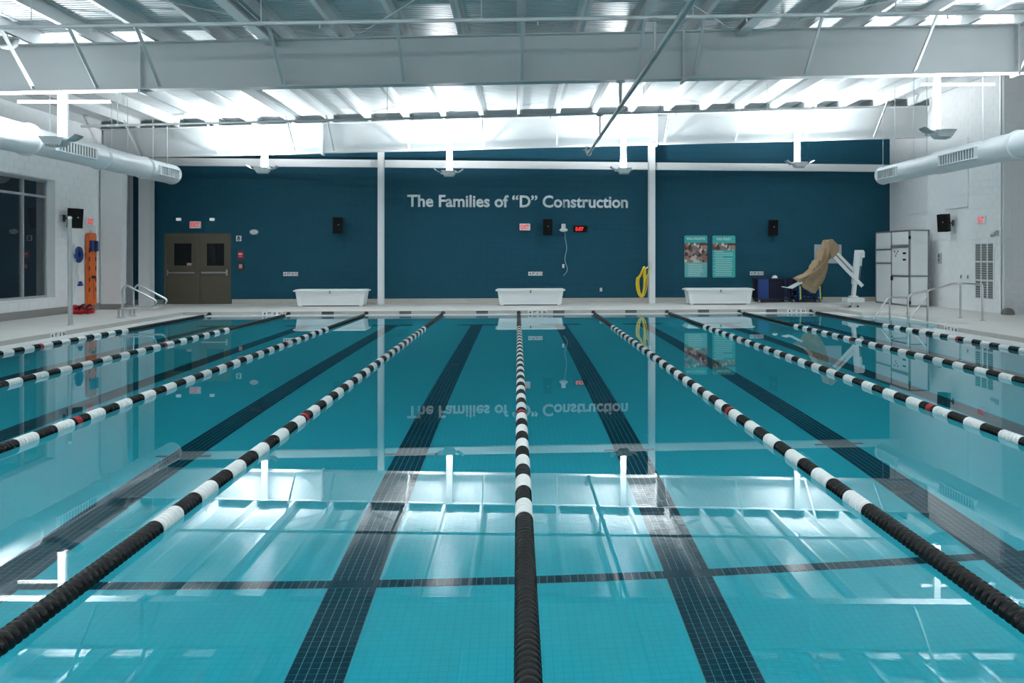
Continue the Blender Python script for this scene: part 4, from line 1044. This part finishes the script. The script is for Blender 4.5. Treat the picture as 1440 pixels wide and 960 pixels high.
# ------------------------------------------------------------------ stair rails on the right
def rnd(pts, rad=0.10, n=5):
    """polyline with rounded corners"""
    P = [Vector(p) for p in pts]; out = [P[0]]
    for i in range(1, len(P)-1):
        a, b, c = P[i-1], P[i], P[i+1]; u = (a-b); v = (c-b); r = min(rad, u.length*0.45, v.length*0.45)
        p0, p1 = b+u.normalized()*r, b+v.normalized()*r
        for k in range(n+1):
            t = k/n; out.append(p0*(1-t)**2 + b*2*t*(1-t) + p1*t*t)
    return out + [P[-1]]
def flange(mb, x, y, z=0.0): return mb.lathe([(0.0, 0.02), (0.05, 0.018), (0.055, 0.0)], (x, y, z), 'Z', 14)
RT = 0.024
t_ = thing('stair_rail', 'long bent steel stair rail with two posts on right deck', 'hand rail', (0, 19.0, 0))
MB().tube(rnd([(9.57,0,-0.75),(9.57,0,0.58),(10.04,0,0.67),(10.74,0,0.86),(10.92,0,0.84),(10.92,0,0.0)], 0.14), RT, 10).build('main_rail', CHROME, t_)
MB().tube(rnd([(10.80,0,0.85),(10.93,-0.06,0.86),(10.93,-0.94,0.86),(10.93,-0.94,0.0)], 0.09), RT, 10).build('return_rail', CHROME, t_)
MB().cyl((10.07,0,0.68),(10.07,0,-0.65), RT, 10).build('post', CHROME, t_)
MB().tube(rnd([(10.07,0,0.52),(10.0,0,0.48),(9.60,0,-0.02),(9.35,0,-0.34)], 0.06), RT*0.8, 10).build('lower_rail', CHROME, t_)
for (x, y) in ((10.92, 0), (10.93, -0.94)): flange(MB(), x, y).build('floor_flange', CHROME, t_)
t_ = thing('stair_rail', 'short bent steel stair rail dipping into the water on right', 'hand rail', (0, 20.6, 0))
MB().tube(rnd([(9.10,0,-0.58),(9.43,0,-0.11),(9.82,0,0.44),(10.36,0,0.43),(10.36,0,0.0)], 0.08), RT, 10).build('main_rail', CHROME, t_)
MB().cyl((9.86,0,0.43),(9.86,0,-0.65), RT, 10).build('post', CHROME, t_)
flange(MB(), 10.36, 0).build('floor_flange', CHROME, t_)
# grab rails on the left
for i, (Y, lab) in enumerate(((20.6, 'nearer of the bent steel grab rails on the left deck'), (21.2, 'farther of the bent steel grab rails on the left deck'))):
    t_ = thing('grab_rail', lab, 'hand rail', (0, Y, 0), 0, 'left pool grab rails')
    MB().tube(rnd([(-9.89,0,0.0),(-9.88,0,0.24),(-9.70,0,0.24),(-9.05,0,0.25),(-8.96,0,0.42),(-9.70,0,0.82),(-9.80,0,0.70),(-9.79,0,0.0)], 0.10), RT, 10).build('bent_tube', CHROME, t_)
    for x in (-9.89, -9.79): flange(MB(), x, 0).build('floor_flange', CHROME, t_)
# tall pole
t_ = thing('stanchion_pole', 'tall plain steel pole standing on the left deck', 'pole', (-9.9, 18.46, 0))
MB().cyl((0,0,0),(-0.02,0,2.38), 0.047, 14, 0.042).build('pole', GALV, t_)
MB().lathe([(0.055, 2.34), (0.055, 2.38), (0.03, 2.41), (0.0, 2.415)], (-0.02,0,0), 'Z', 14).build('cap', CHROME, t_)
MB().lathe([(0.0, 0.012), (0.075, 0.012), (0.08, 0.0)], (0,0,0), 'Z', 14).build('base', GALV, t_)

# ------------------------------------------------------------------ rescue gear on the left wall (local x along the wall)
t_ = thing('rescue_board', 'long orange rescue board hung on the left wall', 'rescue board', (XL, 23.60, 1.18), PI/2)
W, H = 0.235, 1.02
poly = []
for cx, cz, a0, r in ((W-0.10, H-0.10, 0, 0.10), (-W+0.10, H-0.10, PI/2, 0.10), (-W+0.06, -H+0.06, PI, 0.06), (W-0.06, -H+0.06, 1.5*PI, 0.06)):
    for k in range(7): poly.append((cx+r*math.cos(a0+PI/2*k/6), cz+r*math.sin(a0+PI/2*k/6)))
MB().prism(poly, 'Y', -0.09, -0.03).build('board', ORANGE, t_)
MB().prism([(x*0.82, z*0.95) for x, z in poly], 'Y', -0.098, -0.09).build('raised_face', ORANGE, t_)
for sx in (-1, 1):
    for zz in (0.52, 0.28, 0.02, -0.30, -0.58):
        MB().bev(sx*0.17-0.025, sx*0.17+0.025, -0.103, -0.097, zz-0.06, zz+0.06, 0.002, 1).build('hand_hole', INK, t_)
MB().bev(-0.07, 0.11, -0.14, -0.09, -0.27, -0.19, 0.02, 2).build('strap_buckle', INK, t_)
MB().bar((0.06, -0.10, -0.2), (0.06, -0.10, -0.85), 0.02, 0.006, (0,1,0)).build('strap', mat('dark orange strap', (0.35, 0.07, 0.01), 0.6), t_)
MB().bev(-0.18, 0.16, -0.19, -0.098, 0.50, 0.80, 0.02, 2).build('head_block', BLUE, t_, 'blue foam head block')
MB().bev(-0.10, 0.02, -0.202, -0.188, 0.50, 0.80, 0.006, 1).build('head_strap', INK, t_)
MB().tube(smooth_pts([(0.05,-0.06,H-0.04),(0.05,-0.02,H+0.06),(0.05,0,H+0.06)]), 0.012, 6).build('hanging_hook', ALU, t_)
t_ = thing('throw_ring', 'blue and white rescue throw coil on the left wall', 'rescue ring', (XL, 22.95, 1.58), PI/2)
ring_b = MB(); ring_b.lathe([(0.05, -0.09), (0.13, -0.11), (0.19, -0.09), (0.20, -0.05), (0.16, -0.02), (0.05, -0.03)], (0,0,0), 'Y', 24); o = ring_b.build('coil', BLUE, t_); o.scale = (1, 1, 1.15)
MB().bev(-0.06, 0.06, -0.1, 0, -0.30, -0.22, 0.01, 1).build('bracket', PAPER, t_)
for k in range(3):
    pts = [(-0.14-0.05*k + 0.10*math.sin(a*PI), -0.03-0.012*k, 0.28 - 1.25*a - 0.1*k*a) for a in [q/12 for q in range(13)]]
    MB().tube(smooth_pts(pts, 2), 0.011, 6).build('rope_strand', ROPE_W, t_)
MB().tube(smooth_pts([(0.05,-0.03,-0.3),(-0.02,-0.03,-0.5),(0.06,-0.03,-0.62),(0.02,-0.03,-0.8)]), 0.011, 6).build('rope_strand', ROPE_W, t_)
o = MB().prism([(-0.09, -0.06), (0.09, -0.06), (0.05, 0.03), (0.0, 0.07), (-0.05, 0.03)], 'Y', -0.08, -0.02).build('rope_handle', BLUE, t_); o.location = (0.10, 0, -0.80)
t_ = thing('rescue_bag', 'red vinyl bag with black straps lying on left deck', 'bag', (-11.62, 22.25, 0), 0.15)
bg = bmesh.new(); bmesh.ops.create_uvsphere(bg, u_segments=24, v_segments=14, radius=1)
for v in bg.verts:
    x, y, z = v.co
    v.co = Vector((0.30*x*(1+0.08*math.sin(5*z)), 0.15*y, 0.115 + 0.115*max(-1, min(1, z*1.25))*(1-0.18*x) + 0.012*math.sin(9*x+3*y)))
me = bpy.data.meshes.new('bag_body'); bg.to_mesh(me); bg.free(); me.materials.append(RED)
for p in me.polygons: p.use_smooth = True
link('bag_body', me, t_)
for xx, ln in ((0.0, 0.02), (0.16, -0.02)):
    pts = [(xx+0.05*math.sin(a), -0.165*math.cos(a), 0.115+0.135*math.sin(a)) for a in [PI*q/10 for q in range(11)]]
    MB().tube(pts, 0.022, 6).build('strap', INK, t_)
MB().tube(smooth_pts([(-0.1,-0.15,0.14),(0.05,-0.18,0.20),(0.18,-0.16,0.12),(0.30,-0.10,0.15)]), 0.018, 6).build('strap', INK, t_)
MB().bev(0.20, 0.33, -0.12, 0.06, 0.02, 0.13, 0.03, 2).build('pouch', RED, t_)

# dome fixture at the upper left edge of the view
t_ = thing('dome_fixture', 'grey dome fixture under the roof at the upper left edge', 'fixture', (-8.87, 14.5, 5.10))
MB().lathe([(0.0, 0.0), (0.09, 0.015), (0.15, 0.07), (0.175, 0.16), (0.175, 0.20), (0.0, 0.22)], (0,0,0), 'Z', 24).build('dome', mat('grey dome', (0.20, 0.22, 0.23), 0.5), t_)
MB().cyl((0,0,0.21), (0,0,zroof(-8.87)-5.11), 0.012, 8).build('stem', STEEL_W, t_)
